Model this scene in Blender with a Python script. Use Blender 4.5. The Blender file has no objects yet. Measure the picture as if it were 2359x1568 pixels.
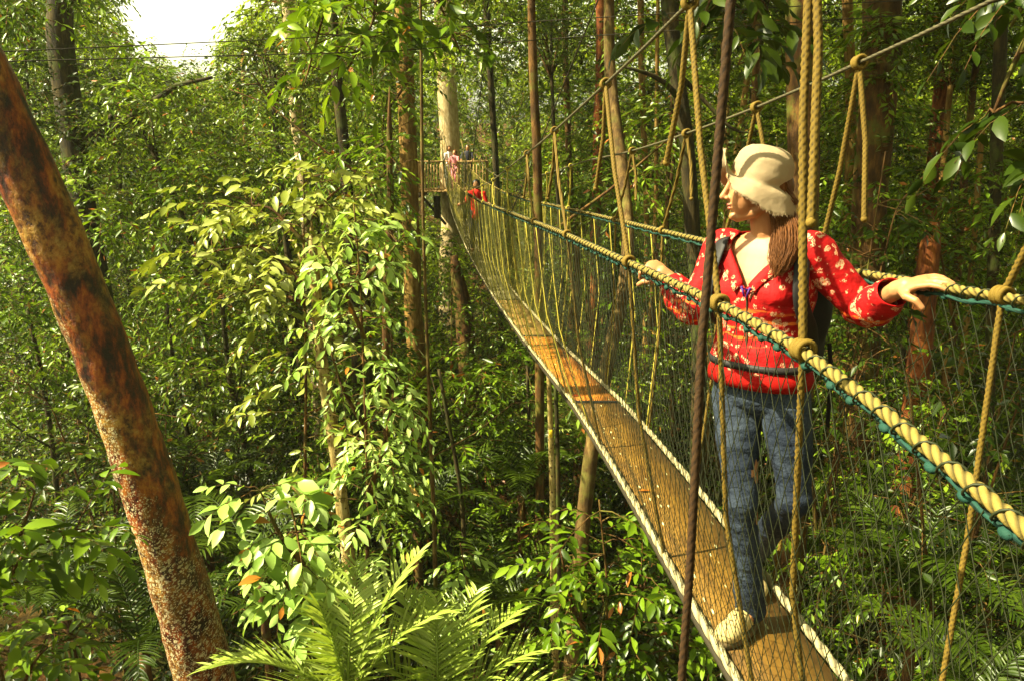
import bpy, math, random
import numpy as np
from mathutils import Vector, Matrix

# ------------------------------------------------------------------ camera, world, sun, exposure
S = bpy.context.scene
COL = S.collection
Z0 = 7.5                      # camera height above the forest floor
PITCH = math.radians(13.0)
cam_d = bpy.data.cameras.new('camera')
cam_d.lens = 28.0; cam_d.sensor_width = 36.0
cam_d.clip_start = 0.05; cam_d.clip_end = 1200
cam = bpy.data.objects.new('camera', cam_d); COL.objects.link(cam)
cam.location = (0, 0, Z0); cam.rotation_euler = (math.radians(90) - PITCH, 0, 0)
S.camera = cam

SUN = Vector((-0.63, -0.14, 0.74)).normalized()
w = bpy.data.worlds.new('World'); S.world = w; w.use_nodes = True
nt = w.node_tree; nt.nodes.clear()
sky = nt.nodes.new('ShaderNodeTexSky'); sky.sky_type = 'NISHITA'; sky.sun_disc = False
sky.sun_elevation = math.asin(SUN.z); sky.sun_rotation = math.atan2(SUN.x, SUN.y)
sky.dust_density = 9.0; sky.air_density = 1.0; sky.ozone_density = 0.5
hs = nt.nodes.new('ShaderNodeHueSaturation'); hs.inputs['Saturation'].default_value = 0.18; hs.inputs['Value'].default_value = 1.7
bg = nt.nodes.new('ShaderNodeBackground'); bg.inputs['Strength'].default_value = 0.15
ow = nt.nodes.new('ShaderNodeOutputWorld')
nt.links.new(sky.outputs[0], hs.inputs['Color']); wm = nt.nodes.new('ShaderNodeMix'); wm.data_type = 'RGBA'; wm.blend_type = 'MULTIPLY'; wm.inputs[0].default_value = 1.0; wm.inputs[7].default_value = (1.0, 0.98, 0.68, 1)
nt.links.new(hs.outputs[0], wm.inputs[6])
# bright hazy horizon under a duller zenith
tc = nt.nodes.new('ShaderNodeTexCoord'); sx = nt.nodes.new('ShaderNodeSeparateXYZ'); nt.links.new(tc.outputs['Generated'], sx.inputs[0])
mr = nt.nodes.new('ShaderNodeMapRange'); mr.inputs[1].default_value = 0.10; mr.inputs[2].default_value = 0.40; mr.inputs[3].default_value = 1.45; mr.inputs[4].default_value = 0.17
mr.interpolation_type = 'SMOOTHSTEP'; nt.links.new(sx.outputs[2], mr.inputs[0])
vm_ = nt.nodes.new('ShaderNodeVectorMath'); vm_.operation = 'SCALE'; nt.links.new(wm.outputs[2], vm_.inputs[0]); nt.links.new(mr.outputs[0], vm_.inputs['Scale'])
nt.links.new(vm_.outputs[0], bg.inputs[0]); nt.links.new(bg.outputs[0], ow.inputs[0])
sd = bpy.data.lights.new('sun', 'SUN'); sd.energy = 5.0; sd.angle = math.radians(0.5); sd.color = (1.0, 0.91, 0.60)
sun = bpy.data.objects.new('sun', sd); COL.objects.link(sun)
sun.rotation_euler = SUN.to_track_quat('Z', 'Y').to_euler(); sun.location = (0, 0, 40)
S.view_settings.view_transform = 'Standard'; S.view_settings.look = 'None'
S.view_settings.exposure = 1.85; S.view_settings.gamma = 1.0
S.render.engine = 'CYCLES'
S.cycles.max_bounces = 5; S.cycles.diffuse_bounces = 2; S.cycles.glossy_bounces = 2
S.cycles.transmission_bounces = 3; S.cycles.transparent_max_bounces = 4
S.cycles.use_denoising = True
S.cycles.sample_clamp_indirect = 6.0

# ------------------------------------------------------------------ geometry helpers
F0 = 1835.0; CX, CY = 1179.5, 784.0
cp, sp = math.cos(PITCH), math.sin(PITCH)
def P(px, py, Y):
    """point at distance Y straight ahead that is seen at (px, py) of the 2359 x 1568 photograph"""
    dx, dy = px - CX, py - CY
    fwd = F0 * cp - dy * sp; down = dy * cp + F0 * sp
    return Vector((dx / fwd * Y, Y, Z0 - down / fwd * Y))
def npP(px, py, Y): return np.array(P(px, py, Y))
def project(p):
    X, Y, Z = p[..., 0], p[..., 1], p[..., 2] - Z0
    depth = Y * cp - Z * sp; v = Z * cp + Y * sp
    depth = np.where(depth > 0.05, depth, 0.05)
    return CX + F0 * X / depth, CY - F0 * v / depth
def nrm(a): return a / np.maximum(np.linalg.norm(a, axis=-1, keepdims=True), 1e-9)

def mesh_np(name, V, polys, mat, parent=None, smooth=True, uv=None, matidx=None):
    """polys: list of int arrays (n,3) or (n,4)"""
    me = bpy.data.meshes.new(name)
    V = np.asarray(V, dtype=np.float32)
    me.vertices.add(len(V)); me.vertices.foreach_set('co', V.ravel())
    loops = np.concatenate([np.asarray(p, dtype=np.int32).ravel() for p in polys])
    sizes = np.concatenate([np.full(len(p), np.asarray(p).shape[1], dtype=np.int32) for p in polys])
    starts = np.concatenate([[0], np.cumsum(sizes)[:-1]]).astype(np.int32)
    me.loops.add(len(loops)); me.loops.foreach_set('vertex_index', loops)
    me.polygons.add(len(sizes)); me.polygons.foreach_set('loop_start', starts); me.polygons.foreach_set('loop_total', sizes)
    if smooth: me.polygons.foreach_set('use_smooth', np.ones(len(sizes), dtype=bool))
    if matidx is not None: me.polygons.foreach_set('material_index', np.asarray(matidx, dtype=np.int32))
    if uv is not None:
        l = me.uv_layers.new(name='UVMap'); l.data.foreach_set('uv', np.asarray(uv, dtype=np.float32)[loops].ravel())
    me.update(calc_edges=True)
    for m in (mat if isinstance(mat, (list, tuple)) else [mat]): me.materials.append(m)
    o = bpy.data.objects.new(name, me); COL.objects.link(o)
    if parent is not None: o.parent = parent
    return o

class MB:
    """collects pieces that belong to one mesh"""
    def __init__(s): s.V = []; s.T = []; s.Q = []; s.n = 0; s.uv = []; s.tm = []; s.qm = []
    def add(s, V, T=None, Q=None, uv=None, m=0):
        V = np.asarray(V, dtype=float)
        if T is not None and len(T): s.T.append(np.asarray(T) + s.n); s.tm.append(np.full(len(T), m))
        if Q is not None and len(Q): s.Q.append(np.asarray(Q) + s.n); s.qm.append(np.full(len(Q), m))
        s.V.append(V); s.uv.append(np.ones((len(V), 2)) if uv is None else uv); s.n += len(V)
        return s
    def build(s, name, mat, parent=None, smooth=True, origin=None):
        V = np.concatenate(s.V); polys = []; mi = []
        if s.T: polys.append(np.concatenate(s.T)); mi.append(np.concatenate(s.tm))
        if s.Q: polys.append(np.concatenate(s.Q)); mi.append(np.concatenate(s.qm))
        if origin is not None: V = V - np.asarray(origin)
        o = mesh_np(name, V, polys, mat, parent, smooth, np.concatenate(s.uv), np.concatenate(mi))
        if origin is not None: o.location = tuple(origin)
        return o
    def tube(s, path, rad, sides=8, cap=True, lobes=0, pitch=0.06, m=0, rx=None, ref=None, depth=0.28):
        path = np.asarray(path, dtype=float); n = len(path)
        rad = np.broadcast_to(np.asarray(rad, dtype=float), (n,)).copy()
        T = np.gradient(path, axis=0); T = nrm(T)
        r0 = np.array([0, 0, 1.0]) if ref is None else np.asarray(ref, dtype=float)
        if ref is None and abs(T[0] @ r0) > 0.8: r0 = np.array([1.0, 0, 0])
        A = np.zeros((n, 3)); a = r0
        for i in range(n):
            a = a - T[i] * (a @ T[i]); a = a / max(np.linalg.norm(a), 1e-9); A[i] = a
        B = np.cross(T, A)
        th = np.arange(sides) / sides * 2 * math.pi
        L = np.concatenate([[0], np.cumsum(np.linalg.norm(np.diff(path, axis=0), axis=1))])
        R = np.repeat(rad[:, None], sides, 1)
        if lobes:
            ph = th[None, :] - L[:, None] / pitch * 2 * math.pi
            R = R * (1 - depth + depth * np.abs(np.cos(ph * lobes / 2)))
        k = 1.0 if rx is None else np.broadcast_to(np.asarray(rx, dtype=float), (n,))[:, None, None]
        V = path[:, None, :] + (R * np.cos(th))[..., None] * A[:, None, :] + (R * np.sin(th))[..., None] * B[:, None, :] * k
        V = V.reshape(-1, 3)
        uv = np.stack([np.abs(np.cos(ph * lobes / 2)).ravel() if lobes else np.ones(n * sides), np.repeat(L, sides)], 1)
        i = np.arange(n - 1)[:, None] * sides; j = np.arange(sides)[None, :]; j2 = (j + 1) % sides
        Q = np.stack([i + j, i + j2, i + sides + j2, i + sides + j], -1).reshape(-1, 4)
        Tt = None
        if cap:
            V = np.concatenate([V, path[[0, -1]]]); uv = np.concatenate([uv, [[0, 0], [0, L[-1]]]])
            c0, c1 = n * sides, n * sides + 1; jj = np.arange(sides); jj2 = (jj + 1) % sides
            Tt = np.concatenate([np.stack([jj2, jj, np.full(sides, c0)], 1), np.stack([(n - 1) * sides + jj, (n - 1) * sides + jj2, np.full(sides, c1)], 1)])
        return s.add(V, Tt, Q, uv, m)
    def ball(s, c, r, axes=None, seg=16, ring=10, m=0):
        r = np.broadcast_to(np.asarray(r, dtype=float), (3,))
        ph = np.linspace(0, math.pi, ring + 1)[1:-1]; th = np.arange(seg) / seg * 2 * math.pi
        V = np.stack([np.outer(np.sin(ph), np.cos(th)), np.outer(np.sin(ph), np.sin(th)), np.outer(np.cos(ph), np.ones(seg))], -1).reshape(-1, 3)
        V = np.concatenate([V, [[0, 0, 1], [0, 0, -1]]]) * r
        if axes is not None: V = V @ np.asarray(axes)          # rows of axes = local x, y, z
        V = V + np.asarray(c)
        n = ring - 1; i = np.arange(n - 1)[:, None] * seg; j = np.arange(seg)[None, :]; j2 = (j + 1) % seg
        Q = np.stack([i + j, i + seg + j, i + seg + j2, i + j2], -1).reshape(-1, 4)
        jj = np.arange(seg); jj2 = (jj + 1) % seg
        T = np.concatenate([np.stack([np.full(seg, n * seg), jj, jj2], 1), np.stack([np.full(seg, n * seg + 1), (n - 1) * seg + jj2, (n - 1) * seg + jj], 1)])
        return s.add(V, T, Q, None, m)
    def limb(s, pts, rad, sides=14, m=0):
        """closed limb with rounded ends through pts"""
        pts = [np.asarray(p, dtype=float) for p in pts]
        s.tube(pts if len(pts) > 2 else [pts[0], (pts[0] + pts[1]) / 2, pts[1]], rad if len(pts) > 2 else [rad[0], (rad[0] + rad[1]) / 2, rad[1]], sides, m=m)
        for p, r in ((pts[0], rad[0]), (pts[-1], rad[-1])): s.ball(p, r, seg=sides, ring=8, m=m)
        for p, r in zip(pts[1:-1], rad[1:-1]): s.ball(p, r, seg=sides, ring=8, m=m)
        return s
    def box(s, c, size, axes=None, m=0, taper=1.0, bev=0.12):
        """box with chamfered long edges"""
        hx, hy, hz = [k / 2 for k in size]; b = bev * min(size)
        pts = []
        for z, f in ((-hz, 1.0), (-hz + b, 1.0), (hz - b, 1.0), (hz, 1.0)):
            e = b if z in (-hz, hz) else 0.0
            X, Y = hx - e, hy - e
            k = taper if z > 0 else 1.0
            for x, y in ((X - b, -Y), (X, -Y + b), (X, Y - b), (X - b, Y), (-X + b, Y), (-X, Y - b), (-X, -Y + b), (-X + b, -Y)):
                pts.append((x * k, y * k, z))
        V = np.array(pts)
        if axes is not None: V = V @ np.asarray(axes)
        V = V + np.asarray(c); Q = []
        for r in range(3):
            for j in range(8): Q.append((r * 8 + j, r * 8 + (j + 1) % 8, r * 8 + 8 + (j + 1) % 8, r * 8 + 8 + j))
        for base, o in ((0, 1), (24, 0)):
            q = [(0, 3, 4, 7), (0, 1, 2, 3), (4, 5, 6, 7)]
            for a in q: Q.append(tuple(base + k for k in (a[::-1] if o else a)))
        return s.add(V, None, Q, None, m)

def tag(o, label=None, cat=None, group=None, kind=None):
    if label: o['label'] = label
    if cat: o['category'] = cat
    if group: o['group'] = group
    if kind: o['kind'] = kind
    return o
def empty(name, loc, label=None, cat=None, group=None):
    o = bpy.data.objects.new(name, None); COL.objects.link(o); o.location = tuple(loc); o.empty_display_size = 0.2
    return tag(o, label, cat, group)
def remeshed(mb, voxel, smooth_it=2):
    """fuse the overlapping pieces of mb into one continuous skin; returns verts, quads"""
    o = mb.build('tmp_body', [None])
    o.data.materials.clear()
    md = o.modifiers.new('r', 'REMESH'); md.mode = 'VOXEL'; md.voxel_size = voxel
    if smooth_it:
        sm = o.modifiers.new('s', 'SMOOTH'); sm.factor = 0.5; sm.iterations = smooth_it
    dg = bpy.context.evaluated_depsgraph_get(); dg.update()
    me = bpy.data.meshes.new_from_object(o.evaluated_get(dg))
    V = np.zeros(len(me.vertices) * 3); me.vertices.foreach_get('co', V); V = V.reshape(-1, 3)
    lp = np.zeros(len(me.loops), dtype=np.int32); me.loops.foreach_get('vertex_index', lp)
    lt = np.zeros(len(me.polygons), dtype=np.int32); me.polygons.foreach_get('loop_total', lt)
    ls = np.zeros(len(me.polygons), dtype=np.int32); me.polygons.foreach_get('loop_start', ls)
    polys = []
    for k in (3, 4):
        idx = ls[lt == k]
        if len(idx): polys.append(lp[idx[:, None] + np.arange(k)])
    bpy.data.objects.remove(o); bpy.data.meshes.remove(me)
    return V, polys
def wob(V, scale, amp, seed=0):
    """cheap smooth 3-D noise, values about -1..1"""
    r = np.random.RandomState(seed); out = 0
    for k in range(5):
        d = nrm(r.randn(3)); f = scale * (0.7 + 0.9 * r.rand()) * (1.6 ** (k % 3))
        out = out + np.sin(V @ d * f + r.rand() * 6.28 + 1.5 * np.sin(V @ nrm(r.randn(3)) * f * .7)) / (1.6 ** (k % 3))
    return out / 3.2 * amp

# ------------------------------------------------------------------ materials
class NT:
    def __init__(s, name, rough=0.6, spec=0.5):
        s.m = bpy.data.materials.new(name); s.m.use_nodes = True; s.t = s.m.node_tree
        s.b = s.t.nodes['Principled BSDF']; s.b.inputs['Roughness'].default_value = rough
        s.b.inputs['Specular IOR Level'].default_value = spec; s.out = s.t.nodes['Material Output']
    def n(s, ty, **kw):
        nd = s.t.nodes.new(ty)
        for k, v in kw.items():
            if k in nd.inputs: 
                nd.inputs[k].default_value = v
            else: setattr(nd, k, v)
        return nd
    def l(s, a, b): s.t.links.new(a, b)
    def coord(s, which='Object', scale=(1, 1, 1)):
        c = s.n('ShaderNodeTexCoord'); m = s.n('ShaderNodeMapping'); m.inputs['Scale'].default_value = scale
        s.l(c.outputs[which], m.inputs[0]); return m.outputs[0]
    def pos(s, scale=(1, 1, 1)):
        c = s.n('ShaderNodeNewGeometry'); m = s.n('ShaderNodeMapping'); m.inputs['Scale'].default_value = scale
        s.l(c.outputs['Position'], m.inputs[0]); return m.outputs[0]
    def noise(s, co, scale=5, detail=4, rough=0.55, dist=0.0):
        nd = s.n('ShaderNodeTexNoise', Scale=scale, Detail=detail, Roughness=rough, Distortion=dist); s.l(co, nd.inputs['Vector']); return nd.outputs[0]
    def ramp(s, x, stops, interp='LINEAR'):
        nd = s.n('ShaderNodeValToRGB'); cr = nd.color_ramp; cr.interpolation = interp
        while len(cr.elements) > 1: cr.elements.remove(cr.elements[-1])
        for i, (p, c) in enumerate(stops):
            e = cr.elements[0] if i == 0 else cr.elements.new(p)
            e.position = p; e.color = (*c, 1) if len(c) == 3 else c
        s.l(x, nd.inputs[0]); return nd.outputs[0]
    def val(s, x, a, b):
        return s.ramp(x, [(a, (0, 0, 0)), (b, (1, 1, 1))])
    def mix(s, f, a, b, mode='MIX'):
        nd = s.n('ShaderNodeMix'); nd.data_type = 'RGBA'; nd.blend_type = mode
        if isinstance(f, (int, float)): nd.inputs[0].default_value = f
        else: s.l(f, nd.inputs[0])
        for k, v in ((6, a), (7, b)):
            if isinstance(v, tuple): nd.inputs[k].default_value = (*v, 1) if len(v) == 3 else v
            else: s.l(v, nd.inputs[k])
        return nd.outputs[2]
    def math(s, op, a, b=0.0, c=None):
        nd = s.n('ShaderNodeMath'); nd.operation = op
        for k, v in enumerate((a, b) if c is None else (a, b, c)):
            if isinstance(v, (int, float)): nd.inputs[k].default_value = v
            else: s.l(v, nd.inputs[k])
        return nd.outputs[0]
    def col(s, x): 
        if isinstance(x, tuple): s.b.inputs['Base Color'].default_value = (*x, 1)
        else: s.l(x, s.b.inputs['Base Color'])
        return s
    def bump(s, h, strength=0.5, dist=0.01):
        nd = s.n('ShaderNodeBump', Strength=strength, Distance=dist); s.l(h, nd.inputs['Height']); s.l(nd.outputs[0], s.b.inputs['Normal']); return s

def leaf_mat(name, dark, mid, light, trans=0.32, rough=0.33, odd=None, odd_at=0.985, tcol=None):
    g = NT(name, rough, 0.32)
    geo = g.n('ShaderNodeNewGeometry')
    rnd = geo.outputs['Random Per Island']
    big = g.noise(g.pos(), 0.55, 2)
    f = g.math('ADD', g.math('MULTIPLY', rnd, 0.62), g.math('MULTIPLY', g.math('SUBTRACT', big, 0.3), 0.8))
    stops = [(0.0, dark), (0.45, mid), (0.95, light)]
    c = g.ramp(f, stops)
    if odd:
        c = g.mix(g.ramp(rnd, [(odd_at, (0, 0, 0)), (odd_at + 0.003, (1, 1, 1))]), c, odd)
    g.col(c)
    tr = g.n('ShaderNodeBsdfTranslucent')
    g.l(g.mix(1.0, c, tcol or (1.0, 1.0, 0.35), 'MULTIPLY'), tr.inputs[0])
    mx = g.n('ShaderNodeMixShader'); mx.inputs[0].default_value = trans
    g.l(g.b.outputs[0], mx.inputs[1]); g.l(tr.outputs[0], mx.inputs[2]); g.l(mx.outputs[0], g.out.inputs[0])
    return g.m
M = {}
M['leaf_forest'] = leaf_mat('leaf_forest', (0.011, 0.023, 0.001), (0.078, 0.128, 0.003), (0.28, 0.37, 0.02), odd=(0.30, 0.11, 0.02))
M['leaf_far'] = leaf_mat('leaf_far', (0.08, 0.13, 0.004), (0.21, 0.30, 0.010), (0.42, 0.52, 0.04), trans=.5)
M['leaf_dark'] = leaf_mat('leaf_dark', (0.010, 0.022, 0.001), (0.024, 0.046, 0.002), (0.06, 0.09, 0.006), trans=0.3)  # dark foliage, also used to paint shade on leaves that hang in sun
M['leaf_lime'] = leaf_mat('leaf_lime', (0.15, 0.26, 0.03), (0.30, 0.45, 0.09), (0.50, 0.62, 0.24), trans=0.35, odd=(0.42, 0.16, 0.02), odd_at=0.975)
M['leaf_olive'] = leaf_mat('leaf_olive', (0.13, 0.16, 0.018), (0.28, 0.32, 0.05), (0.45, 0.48, 0.15), trans=0.3)
M['leaf_mid'] = leaf_mat('leaf_mid', (0.03, 0.06, 0.002), (0.10, 0.18, 0.005), (0.30, 0.42, 0.03), trans=0.32, odd=(0.35, 0.12, 0.02), odd_at=0.98)
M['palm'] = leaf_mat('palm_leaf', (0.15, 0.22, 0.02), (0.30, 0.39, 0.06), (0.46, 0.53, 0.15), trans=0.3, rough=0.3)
M['palm_dark'] = leaf_mat('palm_leaf_painted_shade', (0.014, 0.030, 0.001), (0.035, 0.062, 0.003), (0.085, 0.125, 0.010), trans=0.3, rough=0.35)  # darker copy of the palm leaf, with shade put into its colours

def bark(name, c0, c1, c2, lichen=None, lich_amt=0.62, vs=(1, 1, 0.25), moss=None):
    g = NT(name, 0.85, 0.25); co = g.coord('Object', vs)
    n1 = g.noise(co, 15, 8, 0.75); n2 = g.noise(g.coord('Object'), 2.2, 4, 0.6)
    c = g.ramp(n1, [(0.38, c0), (0.5, c1), (0.62, c2)])
    c = g.mix(g.val(n2, 0.40, 0.65), c, g.mix(0.55, c, c0), 'MIX')
    if moss: c = g.mix(g.val(g.noise(g.coord('Object'), 3.5, 5, 0.7), 0.5, 0.68), c, moss)
    if lichen:
        v = g.n('ShaderNodeTexVoronoi', Scale=26.0); v.feature = 'F1'
        g.l(g.coord('Object'), v.inputs['Vector'])
        spot = g.ramp(v.outputs['Distance'], [(0.25, (1, 1, 1)), (0.36, (0, 0, 0))])
        mask = g.val(g.noise(g.coord('Object'), 2.8, 5, 0.7), lich_amt - 0.06, lich_amt + 0.02)
        c = g.mix(g.math('MULTIPLY', spot, mask), c, lichen)
    g.col(c); g.bump(n1, 0.8, 0.02); return g.m
M['bark_tan'] = bark('bark_tan', (0.12, 0.06, 0.012), (0.26, 0.145, 0.03), (0.42, 0.27, 0.07))
M['bark_brown'] = bark('bark_brown', (0.035, 0.016, 0.004), (0.10, 0.045, 0.010), (0.20, 0.10, 0.02), moss=(0.10, 0.11, 0.012))
M['bark_dark'] = bark('bark_dark', (0.012, 0.009, 0.003), (0.035, 0.024, 0.006), (0.08, 0.055, 0.012), moss=(0.05, 0.065, 0.008))
M['bark_red'] = bark('bark_red', (0.06, 0.014, 0.003), (0.17, 0.045, 0.008), (0.32, 0.11, 0.02), lichen=(0.42, 0.33, 0.14), lich_amt=0.66)
M['bark_pale'] = bark('bark_pale', (0.26, 0.18, 0.07), (0.45, 0.34, 0.17), (0.62, 0.52, 0.32))
M['bark_mixed'] = bark('bark_mixed', (0.04, 0.022, 0.006), (0.11, 0.06, 0.014), (0.24, 0.16, 0.05), moss=(0.12, 0.12, 0.02))
M['bark_speck'] = bark('bark_speck', (0.20, 0.13, 0.03), (0.40, 0.30, 0.10), (0.60, 0.50, 0.22), lichen=(0.10, 0.06, 0.02), lich_amt=0.45)

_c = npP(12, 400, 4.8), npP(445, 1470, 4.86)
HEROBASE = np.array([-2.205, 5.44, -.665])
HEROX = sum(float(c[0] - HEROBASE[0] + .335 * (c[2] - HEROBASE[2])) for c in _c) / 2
def hero_bark():
    g = NT('bark_lichen_trunk', 0.5, 0.45); co = g.coord('Object', (1, 1, 0.45))
    n1 = g.noise(co, 11, 7, 0.7); n2 = g.noise(g.coord('Object', (1, 1, .6)), 3.0, 6, 0.7, 0.6)
    n3 = g.noise(g.coord('Object', (1, 1, .8)), 22, 5, 0.7)
    c = g.ramp(n1, [(0.40, (0.012, 0.004, 0.002)), (0.49, (0.08, 0.012, 0.002)), (0.57, (0.26, 0.05, 0.005)), (0.72, (0.50, 0.17, 0.013))])
    c = g.mix(g.val(n2, 0.44, 0.66), c, g.ramp(n3, [(0.40, (0.06, 0.018, 0.003)), (0.52, (0.36, 0.17, 0.02)), (0.68, (0.56, 0.35, 0.08))]))
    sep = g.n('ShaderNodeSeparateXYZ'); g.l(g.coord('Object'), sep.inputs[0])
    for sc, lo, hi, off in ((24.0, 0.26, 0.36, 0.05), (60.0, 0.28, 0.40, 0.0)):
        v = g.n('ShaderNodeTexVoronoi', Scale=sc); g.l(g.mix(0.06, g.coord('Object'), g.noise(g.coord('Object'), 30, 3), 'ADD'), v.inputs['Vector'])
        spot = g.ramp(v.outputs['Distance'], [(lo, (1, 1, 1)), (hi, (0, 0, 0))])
        mask = g.math('ADD', g.noise(g.coord('Object', (1, 1, 0.7)), 2.6, 5, 0.75), g.math('MULTIPLY', g.math('SUBTRACT', g.math('ADD', sep.outputs[0], g.math('MULTIPLY', sep.outputs[2], .335)), HEROX), -1.3))  # real lichen, thickened on the left to paint in the sunlit strip
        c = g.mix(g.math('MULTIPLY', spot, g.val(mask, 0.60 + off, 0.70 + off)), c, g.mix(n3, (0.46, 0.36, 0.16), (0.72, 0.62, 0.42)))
    g.col(c); g.bump(g.math('ADD', g.math('MULTIPLY', n1, 0.7), g.math('MULTIPLY', n3, 0.5)), 1.0, 0.03); return g.m
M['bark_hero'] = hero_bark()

def rope_mat(name, c0, c1, rough=0.8):
    g = NT(name, rough, 0.3); n1 = g.noise(g.coord('Object'), 60, 4, 0.6); n2 = g.noise(g.coord('Object'), 3, 3)
    c = g.mix(g.val(n2, 0.25, 0.8), g.mix(n1, c0, c1), tuple(.6 * a + .4 * b for a, b in zip(c0, c1)))
    u = g.n('ShaderNodeUVMap'); sx = g.n('ShaderNodeSeparateXYZ'); g.l(u.outputs[0], sx.inputs[0])   # x: height across a strand; groove shade painted in as darker colour
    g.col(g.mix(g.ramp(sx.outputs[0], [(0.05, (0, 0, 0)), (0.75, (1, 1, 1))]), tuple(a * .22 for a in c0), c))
    g.bump(g.noise(g.coord('Object'), 260, 3), 0.5, 0.002); return g.m
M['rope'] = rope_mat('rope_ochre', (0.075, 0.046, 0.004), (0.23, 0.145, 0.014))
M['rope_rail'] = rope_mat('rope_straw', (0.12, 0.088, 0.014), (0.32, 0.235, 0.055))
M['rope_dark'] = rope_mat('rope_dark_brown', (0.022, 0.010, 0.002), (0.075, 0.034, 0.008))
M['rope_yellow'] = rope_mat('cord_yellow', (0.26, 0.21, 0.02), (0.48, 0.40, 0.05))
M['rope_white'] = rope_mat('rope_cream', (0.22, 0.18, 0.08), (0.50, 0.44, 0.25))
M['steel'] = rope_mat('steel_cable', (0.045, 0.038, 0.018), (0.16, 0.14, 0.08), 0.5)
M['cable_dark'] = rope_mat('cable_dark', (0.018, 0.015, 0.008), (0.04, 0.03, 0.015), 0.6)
M['net_green'] = NT('net_green', 0.6, 0.3).col((0.020, 0.025, 0.007)).m
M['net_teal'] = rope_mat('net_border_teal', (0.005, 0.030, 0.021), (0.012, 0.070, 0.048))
M['net_olive_lit'] = NT('net_olive_lit', 0.7, 0.3).col((0.13, 0.13, 0.025)).m  # paler copy for the far net, sunlight put into its colour

def deck_mat(name, c0, c1, c2):
    g = NT(name, 0.6, 0.35); co = g.coord('Object', (1, 0.12, 1)); n = g.noise(co, 40, 5, 0.7); n2 = g.noise(g.coord('Object'), 3.0, 4)
    c = g.ramp(g.math('ADD', g.math('MULTIPLY', n, .6), g.math('MULTIPLY', n2, .4)), [(0.36, c0), (0.5, c1), (0.66, c2)])
    v = g.n('ShaderNodeTexVoronoi', Scale=13.0); g.l(g.coord('Object', (2.4, 0.55, 1)), v.inputs['Vector'])
    v.inputs['Randomness'].default_value = 0.9
    c = g.mix(g.ramp(v.outputs['Distance'], [(0.10, (1, 1, 1)), (0.15, (0, 0, 0))]), c, (0.62, 0.60, 0.30))
    g.col(c); g.bump(n, 0.35, 0.004); return g.m
M['deck'] = deck_mat('deck_board', (0.062, 0.030, 0.004), (0.125, 0.064, 0.007), (0.20, 0.11, 0.014))
M['deck_orange'] = deck_mat('deck_board_orange', (0.28, 0.085, 0.008), (0.50, 0.17, 0.014), (0.66, 0.28, 0.035))
M['deck_rust'] = deck_mat('deck_board_rust', (0.16, 0.085, 0.02), (0.30, 0.16, 0.035), (0.42, 0.27, 0.08))
M['deck_grey'] = deck_mat('deck_board_grey', (0.16, 0.13, 0.06), (0.26, 0.22, 0.10), (0.36, 0.31, 0.16))
M['black'] = NT('black_strap', 0.7, 0.3).col((0.012, 0.010, 0.008)).m
def wood_mat(name, a, b):
    g = NT(name, 0.7, 0.3); n = g.noise(g.coord('Object', (6, 6, 0.6)), 4, 5, 0.6); g.col(g.ramp(n, [(0.3, a), (0.7, b)])); g.bump(n, .4, .005); return g.m
M['wood'] = wood_mat('timber_pale', (0.26, 0.14, 0.04), (0.52, 0.34, 0.13))
M['wood_dark'] = wood_mat('timber_dark', (0.03, 0.018, 0.006), (0.08, 0.05, 0.015))
g = NT('forest_floor', 0.95, 0.1)
a = g.noise(g.pos(), 6, 8, 0.75); b = g.noise(g.pos(), 0.35, 3)
g.col(g.mix(g.val(b, 0.45, 0.65), g.ramp(a, [(0.35, (0.018, 0.010, 0.004)), (0.55, (0.10, 0.045, 0.012)), (0.7, (0.24, 0.12, 0.035))]), g.ramp(a, [(0.35, (0.01, 0.016, 0.003)), (0.6, (0.04, 0.06, 0.008)), (0.75, (0.09, 0.10, 0.02))])))
g.bump(a, 1.0, 0.12); M['ground'] = g.m
g = NT('skin', 0.5, 0.4); g.col(g.mix(g.noise(g.coord('Object'), 14, 3), (0.34, 0.145, 0.055), (0.46, 0.225, 0.095)))
g.b.inputs['Subsurface Weight'].default_value = 0.12; g.b.inputs['Subsurface Radius'].default_value = (0.02, 0.008, 0.004); g.b.inputs['Subsurface Scale'].default_value = 0.4; M['skin'] = g.m
M['lips'] = NT('lips', 0.4, 0.5).col((0.50, 0.12, 0.08)).m
M['eye'] = NT('eye', 0.2, 0.5).col((0.05, 0.03, 0.02)).m
g = NT('hair_brown', 0.5, 0.15); g.col(g.mix(g.noise(g.coord('Object', (1, 1, .15)), 90, 3), (0.03, 0.010, 0.003), (0.20, 0.072, 0.016))); M['hair'] = g.m
M['hair_black'] = NT('hair_black', 0.4, 0.5).col((0.01, 0.008, 0.007)).m
g = NT('hat_cotton', 0.9, 0.15); n = g.noise(g.coord('Object'), 420, 2); n2 = g.noise(g.coord('Object'), 13, 3)
g.col(g.mix(n2, (0.29, 0.21, 0.12), (0.41, 0.31, 0.19))); g.bump(g.math('ADD', g.math('MULTIPLY', n, .15), n2), 0.5, 0.012); M['hat'] = g.m
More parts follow.
